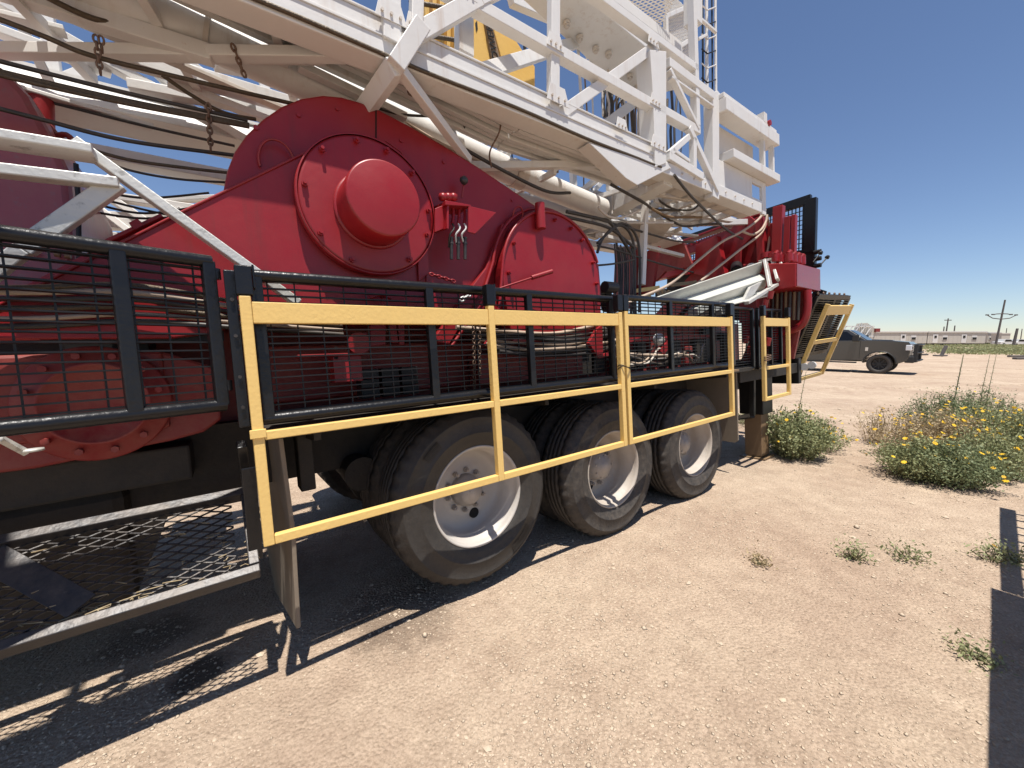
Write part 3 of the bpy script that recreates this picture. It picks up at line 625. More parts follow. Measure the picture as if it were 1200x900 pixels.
# parts seen through the grating
g = G().box(.46, .60, 2.16, 2.26, -.06, .075); g.box(.30, .62, 2.15, 2.24, .075, .09); g.make('mount_bracket', RED, dw, .003)
for a, b in ((394, 408), (394, 419)): q = G().cyl(Y(a, b, 2.16), Y(a, b, 2.155), .009, 10); q.make('bolt_hole', HOLE, dw)
g = G().cyl(Y(421, 402, 2.2), Y(421, 402, 2.10), .055, 24); g.prism(poly([(409, 398), (430, 389), (432, 412), (415, 412)], 2.15), (0, .08, 0)); g.make('shaft_collar', RED, dw, .003)
g = G().prism(poly([(434, 380), (452, 378), (452, 404), (434, 406)], 2.16), (0, .02, 0)); g.prism(poly([(456, 378), (464, 378), (467, 402), (459, 402)], 2.16), (0, .02, 0)); g.prism(poly([(466, 378), (474, 378), (474, 404), (468, 404)], 2.18), (0, .02, 0)); g.make('link_plate', RED, dw, .003)
g = G()
for k in range(9): g.box(.60+.1*(k % 3)*1.15, .70+.1*(k % 3)*1.15, 2.2, 2.3, -.16+.055*(k//3), -.11+.055*(k//3))
g.make('battery_block', BLD, dw, .004)
g = G().prism(poly([(700, 385), (706, 380), (707, 415), (716, 412), (716, 417), (702, 420), (690, 402)], 2.05), (0, .03, 0)); g.make('end_bracket', RED, dw, .003)
g = G().tube(smoothpath([Y(449, 349, 2.07), Y(440, 345, 2.06), (Y(434, 349, 2.05)), Y(446, 346, 2.04), Y(458, 350, 2.06)], 4), .008, 7); g.cyl(Y(448, 360, 2.06), Y(448, 346, 2.06), .008, 8); g.make('hand_valve', RED, dw)

# left gear case, low behind the open gate
tr_ = thing('shade_tray', 'narrow black tray added behind the right end of the gate to shade the walkway', 'tray', (-.25, 2.05, .17))  # tray added to shade the walkway mesh and the ground below
g = G(); G().prism([(.02, 1.945, .165), (-.5, 1.80, .165), (-1.6, 1.46, .165), (-1.6, 1.97, .165), (-.78, 2.10, .165), (-.5, 2.16, .165), (.02, 2.16, .165)], (0, 0, .012)); g.make('floor', BLD, tr_); g = G().box(-.52, .02, 2.165, 2.18, .165, .22); g.make('back_lip', BLD, tr_)
gc = thing('gear_case', 'dusty red gear case with a round bolted cover behind the open black gate', 'gear case', (-.4, 2.3, -.3))
g = G().box(-1.6, -.20, 2.24, 2.75, -.20, .13); g.prism([(-.20, 2.26, .13), (-.02, 2.26, .05), (-.02, 2.26, -.19), (-.09, 2.26, -.24), (-.20, 2.26, -.26), (-.6, 2.26, -.30), (-1.6, 2.26, -.28), (-1.6, 2.26, -.2)], (0, .4, 0)); g.make('housing', REDD, gc, .012)
cc = Vector((-.405, 2.20, -.07))
g = G().lathe(cc, ax, [(.225, -.06), (.225, -.008), (.218, .0), (.165, .002), (.16, .012), (.150, .014), (.146, .006), (.0001, .006)], 72); g.make('cover', REDD, gc)
for k in range(12):
    a = k*math.pi/6+.2; p = cc+Vector((.19*math.cos(a), 0, .19*math.sin(a))); q = G().cyl(p, p+ax*.018, .013, 6); q.make('bolt', REDD, gc)
g = G().box(-.50, -.34, 2.3, 2.4, .13, .30); g.box(-1.5, -.25, 2.35, 2.6, .13, .2); g.make('top_flange', BLD, gc, .006)
for a, b in ((61, 378), (126, 378), (182, 380)): q = G().cyl(Y(a, b, 2.26), Y(a, b-3, 2.26), .014, 6); q.make('cap_bolt', GRYS, gc)
g = G().beam(Y(0, 514, 2.0), Y(30, 530, 2.05), .014, .03); g.lathe(Y(38, 530, 2.05), (0, 0, 1), [(.0001, 0), (.03, .003), (.028, .012), (.0001, .014)], 12); g.make('bracket', ALU, gc)

# engine housing, far left, sky sheen put into its colour, with its stubs
eh = thing('engine_housing', 'dull red engine housing with a painted-in mauve sheen and a slanted top corner, left edge', 'engine housing', (-.6, 2.6, .3))
g = G().prism(poly([(-200, 40), (-2, 72), (34, 110), (62, 162), (80, 200), (86, 250), (90, 300), (90, 345), (-200, 400)], 2.6), (0, .9, 0)); g.make('panel', MAUVE, eh, .03)
g = G().cyl(Y(48, 152, 2.9), Y(47, 112, 2.9), .047, 20); g.make('stack_pipe', RED, eh)
g = G().tube([Y(52, 148, 2.88), Y(60, 158, 2.86), Y(66, 163, 2.84)], .03, 10); g.tube(smoothpath([Y(66, 160, 2.82), Y(78, 158, 2.8), Y(88, 168, 2.8)], 4), .013, 8); g.make('elbow', REDD, eh)
g = G().tube([Y(89, 192, 2.55), Y(92, 240, 2.55), Y(93, 320, 2.55)], .009, 8); g.make('conduit', BLD, eh)
for a, b in ((36, 295), (64, 297), (76, 299)): q = G().cyl(Y(a, b, 2.57), Y(a+7, b+1, 2.57), .014, 10); q.make('clamp', BROWN, eh)

# ------------------------------------------------------------------ the white mast lying along the top of the rig
mast = thing('lattice_mast', 'white lattice mast lying lengthwise over the rig, above the red drawworks', 'mast', (0, 1.92, 1.5))
NY = 1.92
def mb(a, ya, b, yb_, h, wd, nm='brace', m=None, side=(0, 1, 0), bev=.004):
    g = G().beam(Y(a[0], a[1], ya), Y(b[0], b[1], yb_), h, wd, side); return g.make(nm, m or WHT, mast, bev)
g = G().box(-4.5, 5.05, NY, NY+.13, 1.495, 1.60); g.box(-4.5, 3.08, NY+.012, NY+.12, 1.602, 1.695); g.make('near_chord', WHT, mast, .006)
g = G().box(-4.5, 3.08, NY-.006, NY+.014, 1.598, 1.612); g.box(-4.5, 3.08, NY+.004, NY+.13, 1.696, 1.706); g.make('chord_flange', WHT, mast, .002)
for k in range(5):
    yk = 2.085+.058*k; dz = .014*(k % 2)
    g = G().beam((1.7, yk, 1.53+dz), (3.0, yk, 1.53+dz), .05, .036); g.make('purlin', WHT, mast, .004)
    g = G().beam((-3.2, yk, 2.06+dz), (1.697, yk, 1.53+dz), .05, .036); g.make('purlin', WHT, mast, .004)
g = G().prism([(1.7, 2.07, 1.562), (1.7, 2.35, 1.562), (3.0, 2.35, 1.562), (3.0, 2.07, 1.562)], (0, 0, .006)); g.prism([(-3.2, 2.07, 2.10), (-3.2, 2.35, 2.10), (1.69, 2.35, 1.57), (1.69, 2.07, 1.57)], (0, 0, .006)); g.make('purlin_plate', WHD, mast)
for xx in (-1.2, -.1, .75): pass
g = G().tube([Y(-260, -210, 2.45), Y(200, 26, 2.45), Y(600, 202, 2.5), Y(705, 245, 2.55)], .095, 24); g.make('ram_cylinder', WHT, mast)
g = G().tube([Y(600, 202, 2.5)+Vector((0, 0, 0)), Y(612, 207, 2.5)], .104, 24); g.tube([Y(240, 44, 2.45), Y(246, 47, 2.45)], .102, 24); g.make('ram_collar', WHD, mast)
# far chord and far side
FY = 3.02
g = G().prism([(-4.5, FY, 1.485), (-4.5, FY+.12, 1.655), (-4.5, FY+.30, 1.655), (-4.5, FY+.30, 1.485)], (9.9, 0, 0)); g.make('far_chord', WHT, mast, .006)
g = G().box(-4.5, 5.0, FY+.10, FY+.31, 1.657, 1.675); g.make('chord_flange', WHT, mast)
g = G().box(-4.5, 5.2, FY+.5, FY+.62, 1.42, 1.50); g.make('pipe_rack_rail', WHT, mast, .004)
for x in [-3.6, -2.6, -1.6, -.6, .4, 1.4, 2.4, 3.4, 4.4]:
    g = G().beam((x, FY+.2, 1.6), (x, FY+.2, 2.6), .06, .06, (1, 0, 0)); g.make('far_post', WHT, mast, .003)
    g = G().beam((x, FY+.2, 1.65), (x+1.0, FY+.2, 2.55), .05, .05); g.make('far_brace', WHT, mast, .003)
g = G().box(-4.5, 5.2, FY+.15, FY+.24, 2.56, 2.64); g.make('far_top_rail', WHT, mast, .004)
# near-side rails, posts and diagonals
g = G().box(-4.5, 3.71, NY-.02, NY+.05, 1.965, 2.035); g.make('side_rail', WHT, mast, .004)
g = G().box(-4.5, 3.71, NY-.02, NY+.05, 2.515, 2.575); g.make('side_rail', WHT, mast, .004)
g = G().box(3.655, 3.712, NY-.02, NY+.045, 2.04, 3.6); g.make('end_post', WHT, mast, .004)
mb((487, 36), NY-.01, (490, -60), NY-.01, .062, .05, 'post'); mb((458, 52), NY+.01, (456, -60), NY+.01, .09, .06, 'post')
mb((648, 131), NY+.02, (649, -40), NY+.02, .075, .05, 'post')
g = G().chan(Y(648, 131, NY+.01), Y(649, 68, NY+.01), .07, .05); 
mb((494, 30), 1.87, (463, 78), 1.885, .085, .06, 'leg_brace'); mb((464, 77), 1.90, (412, 150), 2.45, .085, .07, 'leg_brace')
mb((466, 78), 1.90, (549, 188), 2.24, .045, .05, 'leg_brace')
mb((484, 43), NY, (560, 0), NY, .085, .05); mb((560, 0), NY, (600, -20), NY, .08, .05)
mb((544, 66), 2.12, (543, -30), 2.12, .10, .07, 'post')
mb((566, 84), 2.05, (705, 41), 2.75, .085, .05)
mb((652, 137), NY+.03, (768, 54), NY+.03, .075, .05)
mb((702, 152), 2.55, (772, 98), 2.6, .09, .05)
mb((598, 0), 2.6, (735, 60), 3.0, .08, .06)
mb((447, 65), NY+.03, (-60, 59), 2.9, .055, .05, side=(0, 0, 1)); 
mb((380, 66), 2.2, (200, 62), 2.5, .05, .07)
mb((-20, -20), 2.6, (250, 66), 2.35, .075, .06, 'under_brace'); mb((140, 64), 2.75, (430, 150), 2.9, .085, .07, 'under_brace'); mb((-30, -14), 2.9, (300, 172), 3.05, .05, .06, 'under_brace')
mb((430, 70), 2.1, (300, 40), 2.45, .04, .05, 'under_brace'); mb((60, -10), 2.7, (205, 35), 2.6, .06, .05, 'under_brace')
mb((300, 130), 2.95, (560, 205), 2.8, .05, .06, 'under_brace')
mb((455, 190), 2.75, (735, 272), 2.75, .10, .09, 'under_beam'); mb((545, 195), 2.4, (780, 192), 2.02, .055, .05, 'under_brace', side=(0, 0, 1))
mb((640, 215), 2.9, (770, 250), 2.9, .08, .08, 'under_beam'); mb((600, 245), 3.2, (760, 285), 3.1, .08, .1, 'under_beam')
g = G().beam(Y(694, 256, 2.85), Y(782, 208, NY+.10), .15, .16, (1, 0, 0)); g.make('cross_box_beam', WHT, mast, .006)
for k in range(4): g = G().beam(Y(690+7*k, 233-2*k, 2.75-.05*k), Y(690+7*k, 262-3*k, 2.75-.05*k), .012, .14, (0, 1, 0)); g.make('stiffener', WHT, mast)
mb((757, 214), 2.35, (752, 334), 2.35, .055, .055, 'drop_post', side=(1, 0, 0)); mb((696, 264), 2.8, (888, 260), 2.35, .07, .05, 'under_beam')
for (a, b) in (((770, 225), (870, 262)), ((775, 215), (885, 256)), ((700, 275), (800, 300)), ((690, 240), (780, 262))): mb(a, 2.6, b, 2.5, .035, .05, 'under_rail')
g = G().tube(smoothpath([Y(760, 222, 2.55), Y(800, 240, 2.5), (Y(850, 258, 2.5))], 4), .055, 14); g.make('under_pipe', WHT, mast)
for k in range(7): g = G().box(3.25+.26*k, 3.30+.26*k, NY+.14, 2.75-.03*k, 1.50, 1.56); g.make('belly_rib', WHT, mast, .003)
for k in range(4): g = G().box(3.1, 5.0, 2.16+.16*k, 2.20+.16*k, 1.565, 1.62); g.make('belly_rail', WHD if k % 2 else WHT, mast, .003)
g = G().box(3.1, 5.05, NY+.132, 2.16, 1.50, 1.515); g.make('belly_plate', WHD, mast, .003)
for k in range(3): g = G().tube(smoothpath([(2.9+.5*k, 2.3+.1*k, 1.50), (3.3+.5*k, 2.25+.1*k, 1.40), (3.7+.5*k, 2.4, 1.46), (4.1+.45*k, 2.35, 1.50)], 6), .013, 7); g.make('slack_line', (CAB, BROWN, CAB)[k], mast)
g = G().prism([Z(700, 285, 1.2), Z(735, 262, 1.25), Z(790, 262, 1.25), Z(770, 285, 1.2)], (0, 0, .02)); g.make('belly_plate', WHD, mast, .004)
# column and gusset
g = G().prism(poly([(762, 58), (781, 60), (781, 191), (768, 196), (766, 120)], NY-.02), (0, .14, 0)); g.make('column', WHT, mast, .004)
g = G().prism(poly([(690, 167), (764, 191), (782, 190), (786, 197), (747, 217), (734, 209)], NY-.012), (0, .11, 0)); g.make('gusset_plate', WHT, mast, .004)
for a, b, h in (((783, 82), (817, 152), .035), ((806, 150), (840, 224), .055), ((782, 74), (834, 113), .075), ((782, 183), (822, 208), .07), ((783, 181), (806, 161), .05), ((786, 176), (806, 190), .03), ((812, 162), (812, 198), .05), ((785, 92), (834, 126), .02)):
    mb(a, NY+.0, b, NY+.0, h, .05, 'end_brace')
mb((833, 114), NY+.04, (833, 214), NY+.04, .022, .02, 'slot_bar', BLD)
g = G().prism(poly([(835, 108), (841, 106), (849, 116), (843, 124), (843, 234), (836, 230)], NY-.01), (0, .09, 0)); g.make('end_column', WHT, mast, .004)
g = G().box(4.09, 5.36, 1.84, 2.0, 2.275, 2.40); g.box(4.09, 5.34, 1.86, 2.0, 2.405, 2.45); g.make('outrigger_beam', WHT, mast, .006)
g = G().box(4.22, 5.36, 1.84, 1.98, 1.865, 1.95); g.make('outrigger_beam', WHT, mast, .006)
g = G().box(4.1, 5.1, 2.02, 2.04, 1.96, 2.27); g.make('side_plate', WHD, mast)
g = G(); g.box(4.06, 4.86, NY+.02, NY+.05, 1.60, 1.86); g.box(5.12, 5.22, NY+.02, NY+.05, 1.50, 1.86); g.box(4.86, 5.12, NY+.02, NY+.05, 1.605, 1.64); g.box(4.862, 5.118, NY+.02, NY+.05, 1.80, 1.86); g.make('window_plate', WHT, mast, .003)
for x in (5.05, 5.3): g = G().box(x-.02, x+.02, 1.88, 1.93, 1.95, 2.28); g.make('tie_post', WHT, mast, .003)
g = G().box(5.0, 5.08, 1.86, 1.95, 2.45, 2.55); g.make('lug_plate', WHT, mast); g = G().cyl((5.12, 1.84, 2.46), (5.12, 1.98, 2.46), .03, 12); g.make('lamp', RED, mast)
g = G().tube([(-4.5, .94, 3.0), (-.62, .94, 3.0)], .10, 16); g.make('shade_pipe', WHT, mast)  # unseen pipe added overhead to darken the ground at lower left
for x in (-3.6, -2.2, -.9): g = G().beam((x, 1.02, 3.02), (x, NY+.02, 2.5), .05, .05, (1, 0, 0)); g.make('shade_pipe_bracket', WHT, mast)  # brackets carrying the added overhead pipe
# crown side beams and the plates seen from below, upper right
g = G().prism([Z(598, -14, 2.75), Z(672, -14, 2.75), Z(812, 100, 2.75), Z(742, 118, 2.75)], (0, 0, .07)); g.make('crown_beam', WHT, mast, .006)
g = G().prism([Z(628, -60, 2.95), Z(700, -14, 2.95), Z(800, 62, 2.95), Z(782, 72, 2.95), Z(610, -60, 2.95)], (0, 0, .10)); g.make('crown_beam', WHT, mast, .006)
for a, b in ((664, 26), (679, 43), (698, 56), (713, 62), (738, 88)): p = Z(a, b, 2.74); q = G().cyl(p, p+Vector((0, 0, -.025)), .03, 14); q.cyl(p+Vector((0, 0, -.025)), p+Vector((0, 0, -.045)), .018, 6); q.make('bolt', WHD, mast)
mb((672, -6), 2.5, (770, 62), 2.5, .05, .03, 'lip'); mb((690, -10), 2.3, (800, 72), 2.3, .05, .04, 'lip')
O = Z(722, -18, 3.3); exx = (Z(800, -18, 3.3)-O); eyy = Z(740, 30, 3.3)-O
expanded(mast, O-exx*.1, exx, Vector((0, 0, 1)).cross(exx), exx.length*1.2, 1.1, .075, .038, .006, .010, WHD, 'platform_mesh')
for a, b in (((780, 20), (812, 6)), ((780, 20), (781, 64)), ((782, 64), (812, 45))): mb(a, 2.3, b, 2.3, .04, .04, 'guard_frame')
expanded(mast, Y(781, 64, 2.33), (1, 0, 0), (0, 0, 1), .52, .65, .06, .034, .005, .008, WHT, 'guard_mesh')
mb((812, -20), 2.0, (812, 30), 2.0, .12, .12, 'crown_leg')
for a, r_ in ((823, .012), (827.5, .02), (834, .010), (838, .016)): g = G().tube([Y(a, -30, 2.5), Y(a+1, 110, 2.5)], r_, 8); g.make('ladder_rail', WHT if a in (827.5, 838) else BLD, mast)
for k in range(7): g = G().tube([Y(822, 6+17*k, 2.48), Y(829, 12+17*k, 2.44), Y(839, 8+17*k, 2.5)], .008, 6); g.make('ladder_rung', BLD if k % 2 else WHT, mast)
mb((818, 20), 2.4, (839, 38), 2.4, .03, .03, 'ladder_brace'); mb((818, 46), 2.4, (828, 41), 2.4, .03, .03, 'ladder_brace')
rr = random.Random(11)
bund = []
for k in range(22):
    a = 706+k*2.6 if k < 18 else 783+(k-18)*5; top = 92-.0*k if k < 18 else 112; bot = 128+(a-706)*.75 if k < 18 else 178
    y0 = rr.uniform(2.5, 3.2); g = G().tube(smoothpath([Y(a+rr.uniform(-2, 2), top+rr.uniform(-15, 6), y0), Y(a+rr.uniform(-3, 3), (top+bot)/2-6, y0), Y(a+rr.uniform(-3, 3), (top+bot)/2+8, y0), Y(a+rr.uniform(-2, 2), bot+8, y0)], 5), rr.choice((.010, .015, .02)), 7)
    single(g, 'hanging_hose', ORD[k]+' from the left of the hoses hanging bundled inside the white mast', 'hose', rr.choice((CAB, ROPE, CAB, BROWN, WHD)), group='hoses bundled inside the mast')

rr2 = random.Random(21)
for k in range(26):
    y0 = rr2.uniform(2.2, 3.1); x0 = rr2.uniform(1.9, 4.4); z0 = rr2.uniform(1.36, 1.62); L_ = rr2.uniform(.4, 1.0)
    if rr2.random() < .62: g = G().beam((x0, y0, z0), (x0+L_, y0+rr2.uniform(-.15, .15), z0+rr2.uniform(-.05, .05)), rr2.choice((.02, .035, .05)), rr2.choice((.02, .04, .06)))
    else: g = G().beam((x0, y0, z0), (x0+rr2.uniform(-.3, .3), y0+.55, z0), .03, .04, (0, 0, 1))
    g.make('under_rail', rr2.choice((WHT, WHD, WHT)), mast, .002)
for k in range(14):
    y0 = rr2.uniform(2.3, 3.0); x0 = rr2.uniform(-1.4, 1.4); z0 = rr2.uniform(1.58, 1.85); L_ = rr2.uniform(.4, 1.1)
    g = G().beam((x0, y0, z0), (x0+L_, y0+rr2.uniform(-.3, .3), z0+rr2.uniform(-.12, .05)), rr2.choice((.02, .04, .06)), rr2.choice((.03, .05, .07))); g.make('under_rail', rr2.choice((WHT, WHD, WHT)), mast, .002)
for k in range(10):
    x0 = -1.2+k*.5; g = G().beam((x0, NY+.13, 1.62), (x0+.28, FY, 1.62), .04, .05, (0, 0, 1)); g.make('cross_rail', WHT, mast, .002)
for k in range(12):
    x0 = 2.0+k*.15+rr2.uniform(-.05, .05); y0 = rr2.uniform(2.4, 3.2); g = G().tube([(x0, y0, 1.7), (x0+rr2.uniform(-.05, .05), y0, 2.5+rr2.random()*.5)], rr2.choice((.008, .014)), 6); g.make('rod', rr2.choice((WHT, BROWN, BLD)), mast)

for a, b, h_ in (((100, 226), (260, 250), .05), ((110, 240), (165, 282), .04), ((120, 262), (230, 268), .07), ((150, 300), (215, 246), .05), ((95, 275), (215, 284), .05), ((130, 252), (235, 258), .03), ((108, 292), (200, 296), .06), ((165, 236), (260, 232), .03), ((120, 226), (200, 280), .05)):
    mb(a, 3.9, b, 3.8, h_, .08, 'lower_far_brace')
for a, b, ya_, yb2, h_ in (((-20, 30), (130, 85), 2.9, 3.0, .04), ((60, -5), (250, 60), 2.75, 2.8, .035), ((150, 100), (300, 128), 2.95, 2.9, .05), ((-20, 92), (180, 150), 2.85, 2.95, .02), ((120, 20), (210, 110), 2.9, 3.0, .05), ((20, 20), (60, 100), 2.95, 3.0, .04), ((200, 60), (300, 135), 2.9, 3.0, .05), ((250, 75), (420, 108), 2.7, 2.75, .05)):
    mb(a, ya_, b, yb2, h_, .06, 'under_brace')

for x0, z0, w_, h_ in ((.80, 1.72, .16, .10), (.93, 1.72, .12, .08), (1.90, 1.70, .20, .11), (2.55, 1.71, .14, .08), (3.02, 1.70, .22, .10), (1.90, 2.03, .15, .09), (3.0, 2.03, .15, .09), (3.0, 2.50, .15, .09), (1.24, 2.03, .14, .08)):
    g = G().prism([(x0-w_/2, NY-.026, z0-h_/2), (x0+w_/2, NY-.026, z0-h_/2), (x0+w_*.32, NY-.026, z0+h_/2), (x0-w_*.32, NY-.026, z0+h_/2)], (0, .005, 0)); gp = g.make('joint_plate', WHT, mast, .001)
    for dx_ in (-.28, .0, .28): q = G().cyl((x0+dx_*w_, NY-.026, z0-h_*.2), (x0+dx_*w_, NY-.036, z0-h_*.2), .008, 6); q.make('bolt', WHD, gp)
for k in range(9): g = G().cyl((3.2+.2*k, NY, 1.55), (3.2+.2*k, NY-.010, 1.55), .010, 6); g.make('bolt', WHD, mast)

# ------------------------------------------------------------------ the yellow travelling block inside the mast
tb = thing('travelling_block', 'ochre yellow travelling block with slanted plates, seen through the white mast', 'pulley block', (1.7, 2.6, 2.2))
g = G().prism(poly([(551, 8), (567, 10), (584, 70), (592, 86), (552, 68)], 2.55), (0, .05, 0)); g.make('cheek_plate', YBL, tb, .006)
g = G().prism(poly([(574, 19), (592, 28), (613, 60), (627, 78), (627, 106), (592, 86), (587, 66)], 2.58), (0, .05, 0)); g.make('cheek_plate', YBL, tb, .006)
g = G().prism(poly([(565, 6), (572, 10), (588, 76), (578, 78)], 2.53), (0, .12, 0)); g.make('spacer_strip', BROWN, tb, .003)
g = G().prism(poly([(551, 8), (627, 78), (627, 106), (552, 68)], 2.75), (0, .2, 0)); g.make('body', YBL, tb, .01)
for k in range(6):
    g = G().prism(poly([(498+9*k, -10), (503+9*k, -10), (504+8*k, 60), (500+8*k, 58)], 2.6+.03*(k % 2)), (0, .3, 0)); g.make('fin', YBL, tb, .004)
g = G().prism(poly([(496, -12), (560, -12), (556, 66), (500, 50)], 2.95), (0, .05, 0)); g.make('back_plate', YBL, tb)
for k in range(3): g = G().tube([Y(480, 2+18*k, 2.55), Y(552, 14+18*k, 2.55)], .014, 8); g.make('line_guard', ROPE, tb)
g = G().prism(poly([(557, 27), (559, 24), (560, 34), (558, 38)], 2.547), (0, .02, 0)); g.make('slot', HOLE, tb)
cu = bpy.data.curves.new('lettering', 'FONT'); cu.body = 'SOWER'; cu.size = .085; cu.extrude = .002; cu.align_x = 'CENTER'; cu.align_y = 'CENTER'
tmp = bpy.data.objects.new('lettering_curve', cu); C.objects.link(tmp); bpy.context.view_layer.update()
me = bpy.data.meshes.new_from_object(tmp); bpy.data.objects.remove(tmp)
A_ = Y(581, 68, 2.526); B_ = Y(575, 38, 2.526); dx = (B_-A_).normalized(); ny = Vector((0, -1, 0)); up_ = ny.cross(dx)
Mx = Matrix((dx, up_, ny)).transposed().to_4x4(); Mx.translation = (A_+B_)/2-ORG[tb.name]
me.transform(Mx); me.materials.clear(); me.materials.append(HOLE)
lt = bpy.data.objects.new('lettering', me); C.objects.link(lt); lt.parent = tb

# ------------------------------------------------------------------ wire ropes, hoses and chains
def cable(pts, r, m, label, group=None, k=8, name='wire_rope', sag=0, cat='cable'):
    P3 = [Y(a, b, y) for a, b, y in pts]; g = G().tube(smoothpath(P3, k, sag), r, 8); return single(g, name, label, cat, m, group=group)
L = 'dark wire ropes strung across the upper left to the red drum cover'
cable([(-60, 0, 2.35), (50, 42, 2.35), (110, 66, 2.36), (220, 93, 2.38), (345, 122, 2.42)], .010, ROPE, 'uppermost dark wire rope across the white mast, held by two chain hangers', 'wire ropes at the upper left')
cable([(-60, 56, 2.4), (5, 73, 2.4), (140, 107, 2.4), (290, 141, 2.42)], .009, CAB, 'thin black cable lying just above the thickest rope bundle', 'wire ropes at the upper left')
for q_, (dy, dz) in enumerate(((0, 0), (4.5, .01), (2, -.01))): cable([(-60, 66+dy, 2.38+dz), (10, 86+dy, 2.38), (150, 118+dy*.8, 2.40), (292, 146+dy*.6, 2.42)], .0095, ROPE, ('upper', 'lower', 'middle')[q_]+' rope of the thickest dark rope bundle running to the drum cover', 'ropes of the thick bundle')
cable([(-60, 112, 2.5), (45, 139, 2.5), (150, 165, 2.5), (275, 182, 2.5)], .0095, CAB, 'black cable crossing the blue sky just above the pale brace frame', 'wire ropes at the upper left')
cable([(60, 120, 2.9), (180, 150, 2.9), (275, 171, 2.9)], .008, GRYS, 'thin grey rod just under the far mast chord', 'wire ropes at the upper left')
cable([(90, 170, 2.55), (150, 187, 2.55), (220, 197, 2.55), (272, 203, 2.55)], .008, ROPE, 'twisted light wire rope crossing the sky left of the drum cover', 'wire ropes at the upper left')
cable([(95, 178, 2.6), (150, 199, 2.6), (210, 210, 2.6), (272, 214, 2.6)], .006, CAB, 'lowest thin black cable crossing the sky left of the drum cover', 'wire ropes at the upper left')
LF = ('uppermost', 'third from the top', 'lowest', 'second from the top')
for k, (y0, y1, y2) in enumerate(((222, 232, 226), (238, 250, 240), (248, 256, 250), (230, 246, 262))):
    cable([(108, y0, 3.2), (170, y1, 3.2), (245, y2, 3.2)], .007, CAB, LF[k]+' of the thin dark lines sagging beyond the pale brace frame', 'far sagging lines')
cable([(190, 88, 2.6), (225, 112, 2.6), (262, 132, 2.6), (300, 140, 2.6)], .010, ROPE, 'loose dark rope sagging under the mast down to the drum cover', None)
cable([(46, -8, 2.45), (110, 22, 2.45), (190, 40, 2.45)], .012, ROPE, 'short dark rope under the mast brace, top left corner', None)
cable([(280, 70, 2.5), (340, 93, 2.5), (410, 108, 2.5), (445, 112, 2.45)], .010, CAB, 'black hose hanging under the white ram above the drum cover', None, name='hose', cat='hose')
cable([(430, 122, 2.35), (470, 134, 2.35), (520, 138, 2.35), (545, 150, 2.3)], .008, CAB, 'black hose under the mast right of the leg brace', None, name='hose', cat='hose')
cable([(545, 175, 2.3), (590, 200, 2.25), (640, 224, 2.25), (668, 226, 2.3)], .012, CAB, 'black hose draped along the top edge of the drawworks cover', None, name='hose', cat='hose')
cable([(470, 140, 2.4), (530, 175, 2.4), (600, 196, 2.35), (690, 190, 2.2)], .012, TAN, 'pale hose curving under the mast purlins', None, name='hose', cat='hose')
g = G(); rp = [Vector((x, NY-.010, 1.512+.006*math.sin(x*5))) for x in [-4+.15*i for i in range(47)]]+[Y(775, 196, NY-.012)]
g.tube(rp, .0095, 8); single(g, 'wire_rope', 'long wire rope lying along the lower edge of the near white mast chord', 'cable', ROPE)
L = 'black hoses arching between the second drum and the rear frame'
for k, (pts, r) in enumerate((([(700, 296), (706, 280), (720, 266), (732, 266), (741, 280), (744, 305), (744, 340), (743, 368)], .013), ([(700, 285), (716, 270), (728, 262), (740, 268), (748, 285), (750, 320), (749, 366)], .013),
        ([(645, 250), (680, 258), (715, 268), (745, 292)], .014), ([(690, 254), (740, 268), (790, 282), (815, 284)], .010), ([(700, 288), (725, 294), (770, 308), (812, 319)], .009), ([(700, 311), (720, 309), (745, 304)], .009), ([(664, 248), (700, 256), (716, 262), (735, 290), (740, 300)], .016))):
    cable([(a, b, 2.35) for a, b in pts], r, CAB, ('inner arching black hose right of the second drum cover', 'outer arching black hose right of the second drum cover', 'long black hose running over the top of the second drum cover', 'thin black hose crossing under the mast towards the rear girder', 'lower thin black hose crossing the rear gap towards the girder', 'short level black hose in the blue gap right of the second drum', 'thickest black hose bending down right of the second drum cover')[k], 'black hoses behind the second drum cover', name='hose', cat='hose', k=6)
for k in range(10):
    a = 722+k*2.4; cable([(a-2, 285+rr.uniform(-4, 6), 2.6), (a+rr.uniform(-2, 2), 315, 2.6), (a+rr.uniform(-2, 2), 372, 2.55)], rr.choice((.008, .012)), rr.choice((CAB, GRYS, WHD)), ORD[k]+' from the left of the hoses hanging straight down right of the second drum cover', 'hoses hanging right of the second drum', name='hose', cat='hose', k=4)
for pts, lb in (([(897, 246), (888, 258), (870, 271), (845, 284), (815, 308), (785, 333), (752, 348), (722, 362)], 'upper long tan hose sloping down from the red rear column to the grating'),
        ([(899, 252), (893, 272), (868, 292), (830, 322), (800, 345), (775, 357)], 'lower long tan hose running over the grooved ramp'), ([(870, 271), (882, 275), (893, 268), (899, 256)], 'short tan hose looping at the red rear column'),
        ([(899, 254), (902, 268), (901, 285), (897, 306)], 'tan hose hanging down beside the red rear column')):
    cable([(a, b, 2.15+.0*a) for a, b in pts], .014, TAN, lb, name='hose', cat='hose', k=6)
cable([(790, 205, 1.9), (812, 232, 1.95), (850, 268, 2.1), (870, 280, 2.2)], .012, CAB, 'dark hose hanging from the mast end down to the rear red girder', None, name='hose', cat='hose')
cable([(760, 225, 2.4), (785, 243, 2.3), (810, 246, 2.2), (820, 238, 2.2)], .010, CAB, 'dark hose looping under the white belly plate of the mast', None, name='hose', cat='hose')
cable([(701, 243, 2.3), (712, 253, 2.3), (728, 255, 2.3), (750, 246, 2.3)], .011, WHD, 'pale hose looping under the box beam of the mast', None, name='hose', cat='hose')
